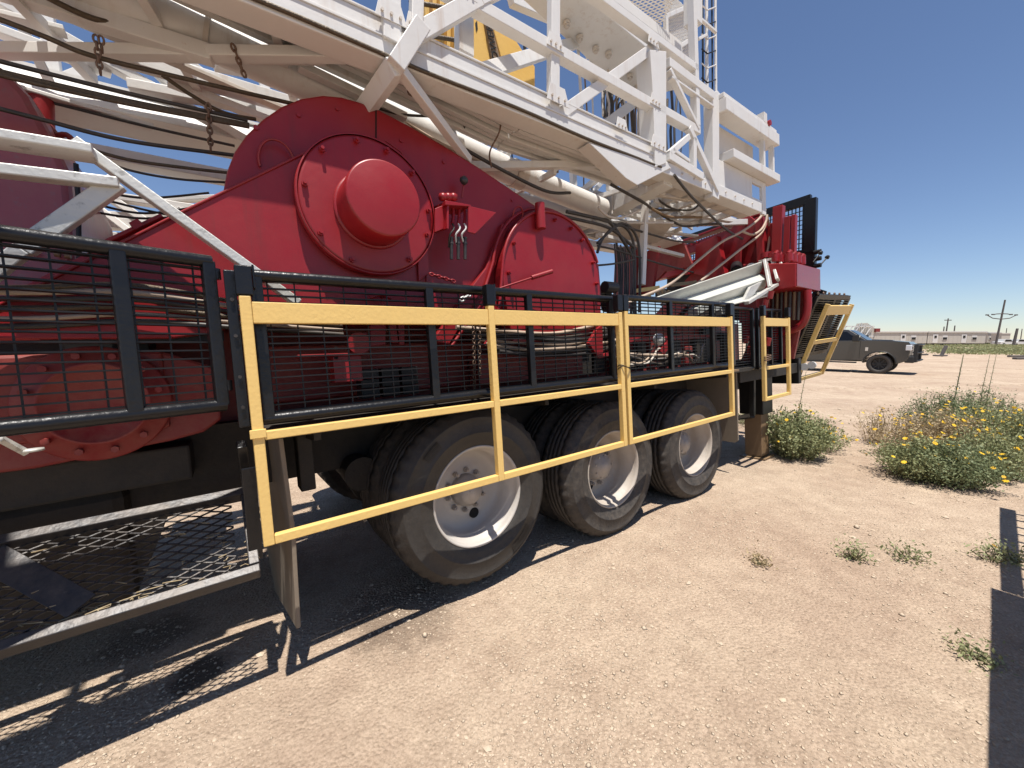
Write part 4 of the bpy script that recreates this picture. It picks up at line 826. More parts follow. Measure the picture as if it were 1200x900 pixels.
def chain(A, B, label, r=.0042, ln=.030, base=None, m=CHN):
    g = G(); A = Vector(A); B = Vector(B); d = (B-A); n = max(2, int(d.length/(ln*.72))); d.normalize()
    u = Vector((0, 1, 0)) if abs(d.y) < .8 else Vector((1, 0, 0)); u = (u-d*u.dot(d)).normalized(); v = d.cross(u)
    for i in range(n):
        c = A.lerp(B, (i+.5)/n); w_ = u if i % 2 else v
        g.tube([c+d*(ln*.5*math.cos(t))+w_*(ln*.28*math.sin(t)) for t in [j*math.pi/5 for j in range(11)]], r, 5, False)
    return single(g, 'chain', label, 'chain', m)
chain(Y(112, 42, 2.3), Y(118, 87, 2.34), 'left chain hanger hooked round the upper dark rope')
chain(Y(118, 42, 2.3), Y(120, 62, 2.33), 'short double chain beside the left chain hanger')
chain(Y(272, 52, 2.25), Y(287, 90, 2.3), 'short chain hanging from the horizontal mast brace', .005)
chain(Y(244, 122, 2.38), Y(247, 176, 2.45), 'chain hanging from the thick rope bundle left of the drum cover', .005, .034)
chain(Y(504, 321, 2.05), Y(533, 330, 2.04), 'red chain lying taut above the black top rail', .0045, .03, m=RED)
chain(Y(508, 388, 2.06), Y(513, 448, 2.06), 'left rusty chain hanging behind the grating'); chain(Y(555, 372, 2.06), Y(556, 457, 2.06), 'middle rusty chain hanging behind the grating')
chain(Y(562, 376, 2.08), Y(562, 440, 2.08), 'right rusty chain hanging behind the grating')
chain(Y(540, 352, 2.05), Y(556, 341, 2.05), 'short pale chain by the brake guard above the yellow rail', .006, .04, m=ALU)
g = G().tube(smoothpath([Y(587, 137, 2.1), Y(585, 155, 2.12), Y(574, 178, 2.2), (Y(576, 196, 2.25))], 5), .006, 6); single(g, 'wire_hook', 'thin dark wire hooked over the mast purlins', 'wire', CHN)
g = G().tube(smoothpath([Y(483, 88, 2.05), Y(478, 108, 2.06), Y(487, 112, 2.06), Y(490, 100, 2.06)], 5), .005, 6); single(g, 'wire_hook', 'small bent wire hook under the mast beside the leg brace', 'wire', CHN)
# ropes and hoses lying behind the gratings
for k in range(6):
    z0 = .34-.022*k; g = G().tube(smoothpath([(-1.3, 2.06+.012*k, z0+.01), (-.6, 2.05+.01*k, z0+.012*math.sin(k)), (-.25, 2.05+.01*k, z0+.03-.004*k), (0.1, 2.07, z0-.02), (.5, 2.08, z0-.05)], 8), .011 if k % 2 else .009, 8)
    single(g, 'wire_rope', ORD[k]+' from the top of the ropes laid in a row behind the left gate', 'cable', (ROPE, TAN, CAB)[k % 3], group='ropes in a row behind the gate')
for k in range(7):
    x0 = 1.15+.05*k; zz = .22-.026*k
    g = G().tube(smoothpath([(x0, 2.1, zz), (x0+.35, 2.08+.01*k, zz-.03+.02*math.sin(k)), (x0+.8, 2.1, zz-.045), (x0+1.25, 2.08, zz+.02*math.cos(k*2))], 7), .010 if k % 2 else .014, 8)
    single(g, 'hose', ORD[k]+' from the top of the dirty hoses sagging behind the first grating', 'hose', (TAN, CAB, GRYS, TAN)[k % 4], group='hoses sagging behind the first grating')
for k in range(9):
    x0 = 2.55+.12*k; g = G().tube(smoothpath([(x0, 2.15+.03*k, rr.uniform(-.1, .0)), (x0+.25, 2.1, rr.uniform(-.14, -.02)), (x0+.6, 2.2, rr.uniform(-.14, .05)), (x0+.9, 2.3, rr.uniform(-.1, .1))], 6), rr.choice((.009, .014)), 8)
    single(g, 'hose', ORD[k]+' from the left of the tangled hoses on the deck behind the second grating', 'hose', (CAB, TAN, WHD)[k % 3], group='tangled hoses behind the second grating')

# ------------------------------------------------------------------ the red rear frame with its console
rf = thing('mast_support', 'red steel frame of columns and girders at the back of the rig', 'steel frame', (6.0, 2.3, -.2))
XR = 6.0
def rb(a, b, h, wd, nm='girder', m=RED, x=XR, x2=None, side=(1, 0, 0), bev=.006):
    g = G().beam(X(a[0], a[1], x), X(b[0], b[1], x2 or x), h, wd, side); return g.make(nm, m, rf, bev)
rb((742, 316), (893, 263), .15, .12); rb((742, 305), (893, 251), .03, .18, 'girder_lip')
rb((762, 325), (826, 309), .16, .14, 'lower_girder', x=5.7); rb((884, 257), (764, 388), .30, .05, 'diagonal_brace', x=5.8)
rb((880, 258), (883, 400), .24, .14, 'column'); rb((893, 256), (899, 380), .08, .24, 'column_flange', x=5.85)
rb((913, 242), (911, 300), .11, .10, 'guide_post', x=5.8); rb((924, 254), (922, 302), .07, .08, 'guide_post', x=5.8); rb((931, 252), (930, 300), .045, .08, 'guide_post', x=5.8); rb((905, 262), (905, 310), .09, .08, 'guide_post', x=5.9)
g = G().prism([X(815, 287, 5.5), X(840, 276, 5.5), X(851, 327, 5.5), X(813, 321, 5.5)], (.12, 0, 0)); g.make('side_plate', RED, rf, .006)
g = G().prism([X(760, 296, 5.3), X(800, 282, 5.3), X(812, 312, 5.3), X(780, 318, 5.3), X(768, 330, 5.3)], (.05, 0, 0)); g.make('side_plate', REDD, rf, .004)
g = G().prism([X(745, 300, 4.4), X(772, 288, 4.4), X(764, 345, 4.4), X(740, 350, 4.4)], (.05, 0, 0)); g.make('hinge_plate', RED, rf, .006)
rb((735, 290), (731, 362), .30, .10, 'column', x=4.3, m=REDD); rb((750, 292), (748, 350), .06, .06, 'column', x=4.5)
rb((757, 335), (757, 352), .05, .05, 'post', ALU, x=4.6); rb((770, 345), (800, 340), .10, .1, 'tank', BLD, x=5.0)
g = G().prism([X(782, 318, 5.9), X(850, 300, 5.9), X(880, 330, 5.9), X(870, 375, 5.9), X(780, 375, 5.9)], (.3, 0, 0)); g.make('winch_well', BLD, rf)
g = G().prism([X(850, 300, 5.7), X(868, 290, 5.7), X(866, 345, 5.7), X(800, 372, 5.7)], (.04, 0, 0)); g.make('web_plate', RED, rf)
for a, b in (((806, 300), (806, 322)), ((770, 300), (768, 312)), ((787, 292), (790, 304))): rb(a, b, .05, .05, 'bracket', RED, 5.5)
g = G()
for k in range(10): p = X(762+6*k, 304-2.1*k, 5.9); g.cyl(p, p+Vector((0, 0, .03)), .016, 8)
g.make('bolts', RED, rf, kind='stuff')
g = G().cyl(X(880, 313, 5.6), X(881, 313, 5.5), .05, 20); g.make('lamp', PLS, rf)
g = G().cyl(X(863, 312, 5.7), X(863, 318, 5.4), .07, 16); g.make('actuator', BLD, rf)
for a in (906, 898): g = G().cyl(X(a, 302, 5.75), X(a, 296, 5.75), .06, 12); g.make('pipe_cap', RED, rf)
# lower part: dark red curtain of tubes, curved red tube, small valves
g = G().prism([X(884, 338, 6.0), X(945, 338, 6.0), X(940, 372, 6.0), (6.0, 1.95, -.2), (6.0, 2.6, -.2), X(884, 388, 6.0)], (.05, 0, 0)); g.make('rear_plate', REDD, rf)
g = G().tube(smoothpath([X(946, 340, 5.9), X(946, 362, 5.9), X(940, 380, 5.9), X(924, 388, 5.9), X(905, 390, 5.9)], 6), .045, 12); g.make('bent_tube', RED, rf)
for k in range(9): g = G().tube([X(896+5*k, 342, 5.85), X(895+5*k, 375, 5.85)], .018, 6); g.make('hanging_tube', BROWN if k % 2 else CAB, rf)
rb((878, 350), (878, 378), .20, .1, 'foot_column', x=5.4)
for a, b in ((873, 402), (877, 415), (896, 360), (899, 405), (902, 350)): g = G().cyl(X(a, b, 4.9), X(a+2, b-9, 4.9), .03, 8); g.make('valve', RED, rf)
con = thing('control_console', 'red control console box with black-knobbed levers, mounted at the rig rear', 'control box', (5.6, 1.8, .68))
cb = Y(933, 336, 1.76); ct = Y(933, 308, 1.76); cr = Y(961, 342, 1.76); crt = Y(962, 319, 1.76)
g = G().prism([cb, ct, (ct.x, 2.35, ct.z+.12), (cb.x, 2.35, cb.z-.02)], (cr.x-cb.x, 0, 0)); g.make('box', RED, con, .01)
g = G().prism([cb+Vector((.01, -.003, .01)), cr+Vector((-.01, -.003, .01)), Vector((cr.x-.01, cr.y-.003, ct.z-.01)), ct+Vector((.01, -.003, -.01))], (0, -.004, 0)); g.make('sheen_panel', MAUVE, con)  # mauve sheet paints the reflected sky onto the near face
for k in range(7):
    p = ct+Vector((.08+(k % 4)*.14, .10+.14*(k//4), .05+.03*(k//4))); g = G().cyl(p, p+Vector((0, 0, .09)), .045, 10); g.cyl(p+Vector((0, 0, .09)), p+Vector((.02, -.02, .12)), .03, 8); g.make('valve_body', RED, con)
for A, B in (((953, 307), (961, 297)), ((961, 311), (969, 302))): a = Y(*A, 1.85); b = Y(*B, 1.80); g = G().tube([a, b], .010, 6); lv = g.make('lever', BLD, con); q = G().tube([b, b+(b-a).normalized()*.03], [.03, .022], 8); q.make('knob', LTG, lv)
bs = thing('rear_mesh_screen', 'tall black framed mesh screen standing behind the red rear posts', 'mesh screen', (6.7, 1.9, .8))
q1, q2, q3, q4 = X(893, 250, 6.7), X(951, 233, 6.7), X(949, 322, 6.7), X(893, 335, 6.7); q0 = X(790, 285, 6.7); q5 = X(790, 330, 6.7)
g = G().beam(q0, q2, .12, .08, (1, 0, 0)); g.make('top_bar', BLK, bs, .006); g = G().beam(q2, q3, .13, .09, (1, 0, 0)); g.make('corner_post', BLK, bs, .006); g = G().beam(X(944, 238, 6.7), X(942, 322, 6.7), .05, .06, (1, 0, 0)); g.make('inner_post', BLK, bs)
g = G().beam(X(925, 297, 6.65), X(953, 293, 6.65), .04, .04, (1, 0, 0)); g.make('latch_bar', BLK, bs)
for k in range(3): p = X(954, 296+8*k, 6.65); g = G().cyl(p, p+Vector((0, -.08, 0)), .03, 8); g.make('latch', BLD, bs)
g = G(); wy = (q2-q0)
for k in range(46): t = k/45; a = q0.lerp(q2, t); b = q5.lerp(q3, t); g.beam(a, b, .012, .012, (1, 0, 0))
for k in range(17): t = k/16; a = q0.lerp(q5, t); b = q2.lerp(q3, t); g.beam(a, b, .010, .010, (1, 0, 0))
g.make('wire_mesh', BLD, bs, kind='stuff')
b2 = thing('rear_mesh_screen', 'lower black mesh screen between the red rear plate and the leaning rail', 'mesh screen', (6.4, 1.9, .0))
q1, q2, q3, q4 = X(928, 340, 6.4), X(943, 340, 6.4), X(940, 378, 6.4), X(926, 382, 6.4)
g = G()
for k in range(8): g.beam(q1.lerp(q2, k/7), q4.lerp(q3, k/7), .012, .012, (1, 0, 0))
for k in range(14): g.beam(q1.lerp(q4, k/13), q2.lerp(q3, k/13), .010, .010, (1, 0, 0))
g.make('wire_mesh', BLD, b2, kind='stuff'); g = G().beam(q1, q2, .05, .05, (1, 0, 0)); g.make('top_bar', BLD, b2)
# folded grooved ramp / stair leaning on the panels
st = thing('grooved_ramp', 'pale grey grooved metal ramp folded up aslant behind the black grating', 'ramp', (3.6, 2.1, .4))
A = Y(757, 353, 2.12); B = Y(893, 307, 2.12); d = B-A
C0 = Y(893, 307, 2.12); px_ = [(893, 307), (895, 319), (897, 327), (899, 338), (901, 346)]; pl = [(757, 353), (790, 353), (806, 357), (830, 357), (852, 358)]
ys_ = [2.08, 2.15, 2.03, 2.10, 1.97]
for k in range(4):
    a0, a1 = Y(*pl[k], ys_[k]), Y(*pl[k+1], ys_[k+1]); b0, b1 = Y(*px_[k], ys_[k]), Y(*px_[k+1], ys_[k+1])
    n_ = (b0-a0).cross(a1-a0).normalized(); n_ = n_ if n_.y > 0 else -n_
    g = G().prism([a0, b0, b1, a1], n_*.012); g.make('tread_strip', GRV, st, .002)
for k in range(3):
    a = Y(897+9*k, 306+1*k, 2.08-.04*k); b = Y(903+9*k, 338-9*k, 1.96-.02*k); g = G().beam(a, b, .10, .03); g.make('end_bracket', ALU, st, .004)
g = G().beam(Y(893, 306, 2.10), Y(930, 298, 2.10), .03, .08); g.beam(Y(930, 298, 2.06), Y(922, 326, 1.98), .03, .05); g.beam(Y(922, 326, 1.97), Y(875, 355, 1.95), .035, .05); g.make('end_frame', ALU, st, .003)
g = G().prism([Y(872, 352, 2.0), Y(880, 336, 2.0), Y(893, 330, 2.0), Y(876, 357, 2.0)], (0, .03, 0)); g.make('foot_plate', ALU, st)
for a in range(3): g = G().beam(Y(812+14*a, 366, 2.06), Y(826+14*a, 358, 2.06), .07, .1); g.make('step', GRV, st, .003)
# timber, pipes and odds lying on the rear deck
for k, (a, b, m, nm, lb, r_) in enumerate((((744, 341), (772, 337), YEL, 'pipe', 'yellow pipe lying behind the second grating, upper of two', .03), ((746, 348), (762, 346), YEL, 'pipe', 'yellow pipe lying behind the second grating, lower of two', .03),
        ((771, 341), (776, 352), WOOD, 'wooden_stake', 'leftmost wooden stake leaning behind the second grating', .03), ((777, 340), (782, 352), WOOD, 'wooden_stake', 'middle wooden stake leaning behind the second grating', .035), ((783, 341), (788, 352), WOOD, 'wooden_stake', 'rightmost wooden stake leaning behind the second grating', .035),
        ((787, 334), (815, 331), WOOD, 'timber', 'tan timber bar laid across the dark winch well', .03), ((815, 330), (811, 340), WOOD, 'timber', 'short upright tan timber at the winch well', .03))):
    g = G().beam(Y(*a, 2.5), Y(*b, 2.45), r_*1.3, r_); single(g, nm, lb, nm.replace('wooden_', ''), m, bevel=.003)
for (a, b, yy, m, nm, lb) in ((716, 392, 2.1, CAB, 'winch_motor', 'dark winch motor by the double yellow posts'), (718, 350, 2.2, CAB, 'valve_stack', 'black valve stack right of the second drum cover')):
    g = G()
    for k in range(5): p = Y(a, b, yy)+Vector((rr.uniform(-.06, .06), rr.uniform(0, .1), -.06+.04*k)); g.cyl(p-Vector((.07, 0, 0)), p+Vector((.07, 0, 0)), rr.uniform(.03, .05), 12)
    single(g, nm, lb, 'motor' if 'motor' in nm else 'valves', m)
g = G().prism([(2.45, 2.28, .10), (4.6, 2.28, .12), (4.6, 2.28, .16), (2.45, 2.28, .14)], (0, .05, 0)); single(g, 'red_bar', 'long red bar lying level behind the second grating', 'steel bar', RED)
g = G().prism([Y(733+40, 410, 2.2), Y(785, 398, 2.2), Y(790, 400, 2.2), Y(778, 416, 2.2)], (0, .04, 0)); single(g, 'red_lever_plate', 'slanted red plate among the hoses behind the second grating', 'steel plate', RED)
g = G().lathe(Y(771, 398, 2.25), (0, -1, .2), [(.0001, .05), (.05, .045), (.06, 0), (.045, -.03)], 16); single(g, 'plastic_jug', 'pale plastic jug behind the second grating', 'jug', PLS)

# ------------------------------------------------------------------ pickup parked at the right
def Wp(px, py, dep=None, z=0):
    """point on the lot: along the pixel's bearing at horizontal depth"""
    a = (px-600)/460; v = Vector((a, _cp, 0)); return v
TRK = mat('grey_brown_car_paint', (.060, .057, .052), .25, .35, var=.04, scale=2, dust=.03, dustcol=(.2, .17, .14), coat=.8)
GLS = mat('tinted_window_glass', (.008, .009, .011), .10, spec=.35)
CHR = mat('bright_chrome', (.62, .62, .64), .15, .9)
BLP = mat('black_plastic_trim', (.018, .018, .018), .5)
LMP = mat('headlight_lens', (.75, .77, .8), .1, .1, coat=1)
truck = thing('pickup_truck', 'dusty grey-brown crew cab pickup with a black grille guard parked across the lot', 'pickup', (16.9, 17.9, 0), rig=False, rotz=rad(-50))
def tp(poly2, y0, y1): return G().prism([(a, y0, b) for a, b in poly2], (0, y1-y0, 0))
WX = 0.0; HW = .99
arch = lambda cx, r=.53: [(cx+r*math.cos(rad(t)), .44+r*math.sin(rad(t))) for t in range(180, -1, -15)]
# x forward; front wheel at x=0, rear at -4.05
side = [(-5.35, .62)]+[(p[0]-0, p[1]) for p in arch(-4.05)][0:]+[(-.62, .56)]+arch(0)+[(.86, .60), (.92, .80), (.93, 1.30), (.86, 1.40), (.4, 1.45), (-.45, 1.49), (-.62, 1.46), (-3.2, 1.45), (-3.25, 1.46), (-5.4, 1.46), (-5.42, .8)]
g = tp(side, -HW, HW); g.make('body', TRK, truck, .03)
gh = G(); b0 = [(-.45, 1.44), (-1.15, 1.95), (-1.4, 1.97), (-2.75, 1.97), (-2.95, 1.93), (-3.2, 1.42)]
o = [(a, -HW+.06 if b < 1.6 else -HW+.22, b) for a, b in b0]; o2 = [(a, -y, b) for a, y, b in o]; n6 = 6
gh.add(o+o2, [tuple(range(6)), tuple(range(11, 5, -1))]+[(i, i+6, (i+1) % 6+6, (i+1) % 6) for i in range(6)]); gh.make('cab', TRK, truck, .02)
def sidewin(pts, yb_, name='side_window'):
    for sgn in (-1, 1):
        g = G(); f = lambda a, b: (a, sgn*(HW-.06-(.16)*max(0, (b-1.42))/.5+.012), b)
        g.prism([f(a, b) for a, b in pts], (0, sgn*-.02, 0)); g.make(name, GLS, truck)
sidewin([(-.75, 1.46), (-1.22, 1.86), (-1.78, 1.88), (-1.78, 1.46)], 0); sidewin([(-1.88, 1.46), (-1.88, 1.88), (-2.7, 1.87), (-2.85, 1.46)], 0)
g = G().prism([(-.50, -.80, 1.46), (-.50, .80, 1.46), (-1.10, .68, 1.90), (-1.10, -.68, 1.90)], (.02, 0, .02)); g.make('windscreen', GLS, truck)
for sgn in (-1, 1):
    g = G().box(-.95, -.72, sgn*1.12-.10, sgn*1.12+.10, 1.42, 1.72); mir = g.make('mirror', BLP, truck, .03); q = G().box(-.715, -.70, sgn*1.12-.08, sgn*1.12+.08, 1.60, 1.70); q.make('mirror_cap', CHR, mir, .01)
    g = G().box(.78, .975, sgn*.83-.172, sgn*.83+.172, 1.04, 1.28); hl = g.make('headlight', LMP, truck, .03); q = G().box(.80, .99, sgn*.83-.12, sgn*.83+.12, 1.12, 1.2); q.make('lamp_shroud', BLP, hl, .01)
    for cx in (0, -4.05):
        g = G().tube([(cx+.545*math.cos(rad(t)), sgn*(HW+.002), .44+.545*math.sin(rad(t))) for t in range(8, 173, 12)], .028, 6); g.make('wheel_arch_flare', BLP, truck)
    g = G().box(-1.72, -1.50, sgn*(HW)-.02, sgn*(HW)+.02, 1.22, 1.26); g.make('door_handle', CHR, truck, .008); g = G().box(-2.85, -2.63, sgn*(HW)-.02, sgn*(HW)+.02, 1.22, 1.26); g.make('door_handle', CHR, truck, .008)
    g = G().box(-3.2, -.75, sgn*(HW+.04)-.07, sgn*(HW+.04)+.07, .44, .50); g.make('running_board', BLP, truck, .01)
    for xx in (-.68, -1.83, -3.05): g = G().box(xx-.006, xx+.006, sgn*(HW)-.004, sgn*(HW)+.004, .66, 1.42); g.make('door_seam', HOLE, truck)
    g = G().box(-.50, -.40, sgn*HW-.012, sgn*HW+.012, 1.0, 1.16); g.make('fender_vent', CHR, truck, .004)
    for cx in (0, -4.05):
        c = Vector((cx, sgn*.86, .43)); ax_ = Vector((0, sgn, 0))
        g = G().lathe(c, ax_, [(.26, .10), (.28, .13), (.38, .14), (.415, .12), (.43, .08), (.43, -.10), (.415, -.13), (.3, -.14)], 40); g.lathe(c, ax_, [(.26, .10), (.24, .04), (.0001, .04)], 32); wl = g.make('wheel', RUB2, truck)
        q = G()
        for k in range(8):
            a = k*math.pi/4; q.beam(c+ax_*.06+Vector((.05*math.cos(a), 0, .05*math.sin(a))), c+ax_*.07+Vector((.245*math.cos(a), 0, .245*math.sin(a))), .05, .03)
        q.cyl(c+ax_*.04, c+ax_*.09, .07, 16); q.lathe(c, ax_, [(.245, .06), (.262, .105), (.25, .11)], 32); q.make('rim', BLP, wl)
g = G().box(.88, 1.0, -.62, .62, .82, 1.33); g.make('grille', CHR, truck, .02)
for k in range(4): g = G().box(.995, 1.02, -.55, .55, .88+.1*k, .93+.1*k); g.make('grille_bar', BLP, truck)
g = G().box(.78, 1.08, -.98, .98, .52, .80); g.make('bumper', BLP, truck, .04)
g = G()
for z_ in (.62, .95, 1.28): g.tube([(1.10, -.92, z_), (1.20, -.7, z_), (1.20, .7, z_), (1.10, .92, z_)], .035, 8)
g.make('guard_bars', BLP, truck); 
for yy in (-.92, -.5, .5, .92): g = G().box(1.05, 1.15, yy-.03, yy+.03, .55, 1.32); g.make('guard_upright', BLP, truck, .01)
g = G().prism([(.3, -.35, 1.455), (.3, .35, 1.455), (-.4, .3, 1.485), (-.4, -.3, 1.485)], (0, 0, .03)); g.make('hood_bulge', TRK, truck, .01)

# ------------------------------------------------------------------ far background
BG1 = mat('tan_trailer_siding', (.47, .435, .38), .7, var=.05); BG2 = mat('pale_trailer_roof', (.62, .6, .57), .6); BGW = mat('distant_white', (.6, .6, .58), .6); POLE = mat('grey_wood_pole', (.10, .09, .085), .9)
def trailer(x0, x1, y, h, label, doors=(), wins=(), yaw=0, zb=.55):
    t = thing('office_trailer', label, 'trailer', ((x0+x1)/2, y, 0), 'office trailers on the far side of the lot', rig=False)
    cx = (x0+x1)/2; sx = (x1-x0)/2
    g = G().box(-sx, sx, -1.8, 1.8, zb, h); g.make('body', BG1, t)
    g = G().box(-sx-.15, sx+.15, -2.0, 2.0, h, h+.30); g.make('roof', BG2, t)
    g = G().box(-sx+.1, sx-.1, -1.7, 1.7, .02, zb); g.make('skirt', HOLE, t)
    for xx in doors: f = G().box(xx-cx-.65, xx-cx+.65, -1.88, -1.80, zb+.1, zb+2.3).make('door', BG2, t); G().box(xx-cx-.3, xx-cx+.3, -1.93, -1.88, zb+1.35, zb+2.0).make('pane', GLS, f)
    for xx in wins: f = G().box(xx-cx-.65, xx-cx+.65, -1.87, -1.80, zb+.9, zb+2.0).make('window', BG2, t); G().box(xx-cx-.52, xx-cx+.52, -1.92, -1.87, zb+.95, zb+1.55).make('pane', GLS, f)
    n_ = int((x1-x0)/1.2)
    for k in range(n_): G().box(-sx+.6+1.2*k-.03, -sx+.6+1.2*k+.03, -1.825, -1.80, zb, h-.05).make('siding_rib', BG1, t)
D1 = 104
fx = lambda px, dep: (px-600)/460*(dep*_cp)
trailer(fx(1078.5, D1), fx(1145, D1), D1, 3.35, 'right-hand tan office trailer with a door near its right end', (fx(1087, D1), fx(1120, D1)), (fx(1098, D1), fx(1132, D1)))
trailer(fx(1006, D1), fx(1077.5, D1), D1, 3.35, 'left-hand tan office trailer behind the pickup hood', (fx(1050, D1),), (fx(1062, D1),))
trailer(fx(1149, 125), fx(1163, 125), 125, 3.5, 'small grey-tan trailer farther off, right of the long ones', (), (fx(1153, 125),))
def pole(px, dep, h, r, label, lean=0, arms=()):
    x = fx(px, dep); t = thing('power_pole', label, 'utility pole', (x, dep, -.2), 'power poles beyond the lot', rig=False)
    G().tube([(0, 0, 0), (lean, 0, h)], [r, r*.7], 8).make('pole', POLE, t)
    for z_, L_, rise in arms:
        G().tube([(lean*z_/h-L_, 0, z_+rise), (lean*z_/h-L_*.6, 0, z_+rise*.25), (lean*z_/h, 0, z_), (lean*z_/h+L_*.6, 0, z_+rise*.25), (lean*z_/h+L_, 0, z_+rise)], .10, 6).make('crossarm', POLE, t)
        for sg in (-1, 1): G().box(lean*z_/h+sg*L_-.3, lean*z_/h+sg*L_+.3, -.1, .1, z_+rise-.1, z_+rise+.15).make('insulator', POLE, t)
pole(1167.5, 88, 10.4, .20, 'tallest power pole with two upcurved crossarms, right', .75, ((6.2, 3.2, .9), (7.4, 2.0, -.2)))
pole(1107.5, 130, 8.6, .22, 'power pole with a short top crossarm above the long trailer', .2, ((8.0, .8, 0),))
pole(1104.6, 150, 6.6, .22, 'short stub pole left of the crossarmed pole above the trailer'); pole(1117, 150, 7.0, .24, 'plain pole right of the crossarmed pole above the trailer')
pole(1188.5, 86, 4.1, .28, 'short thick dark pole at the far right', .35); pole(1178, 150, 6.0, .15, 'thin faint pole between the tallest and the thick dark pole')
pole(1196, 140, 5.5, .15, 'faint thin pole at the right edge')
for px, dep, L_, m, lb in ((1177, 95, 3.8, BGW, 'white vehicle parked far off right of the tallest pole'), (1193, 97, 4.6, BGW, 'long white vehicle parked far off at the right edge')):
    t = thing('parked_car', lb, 'car', (fx(px, dep), dep, 0), rig=False)
    tp([(-L_/2, .4), (L_/2, .4), (L_/2, .95), (L_/2-.9, 1.05), (.5, 1.6), (-.9, 1.62), (-1.1, 1.05), (-L_/2, 1.0)], -.9, .9).make('body', m, t, .05)
    tp([(.9, 1.07), (.45, 1.52), (-.8, 1.54), (-.95, 1.07)], -.93, .93).make('side_windows', GLS, t)
    for sx in (-1, 1): G().cyl((sx*(L_/2-.8), -.95, .35), (sx*(L_/2-.8), -.7, .35), .35, 12).make('wheel', RUB, t)
t = thing('site_shed', 'small beige shed right of the tallest power pole', 'shed', (fx(1172, 120), 120, 0), rig=False)
G().box(-1.3, 1.3, -1.3, 1.3, 0, 3.3).make('body', BG1, t); G().box(-1.45, 1.45, -1.45, 1.45, 3.3, 3.5).make('roof', BG2, t)
# another white rig laid down behind the pickup
t = thing('distant_rig', 'far white drilling rig lying folded behind the pickup roof', 'rig', (fx(1003, 58), 58, 0), rig=False)
G().box(-5, 1.4, -1, 1, 1.0, 1.3).make('deck', BGW, t); G().box(-6, -1.0, -1, 1, 2.6, 2.9).make('mast_base', BGW, t)
for k in range(7): G().beam((-5+k*.9, -1, 2.0), (-4.2+k*.9, -1, 3.4), .10, .1).make('mast_brace', BGW, t)
for z_ in (2.0, 3.4): G().box(-5.5, 1.6, -1.05, -.9, z_-.07, z_+.07).make('mast_chord', BGW, t)
for k in range(9): G().beam((-1.2+k*.33, -.9+.05*k, 1.2), (-1.0+k*.31, -.8, 3.9-.22*abs(k-3)), .09, .09, (0, 1, 0)).make('crown_post', BGW, t)
G().prism([(-1.0, -.7, 2.4), (2.0, -.7, 1.6), (2.3, -.7, 2.9), (.8, -.7, 3.9), (-.6, -.7, 3.8)], (0, .15, 0)).make('crown_plate', BG1, t)
G().box(1.9, 2.5, -1, -.7, 2.6, 3.1).make('console', REDD, t)
for sx in (-3.5, -2.2, 1): G().cyl((sx, -1.1, .5), (sx, -.8, .5), .5, 14).make('wheel', RUB, t)

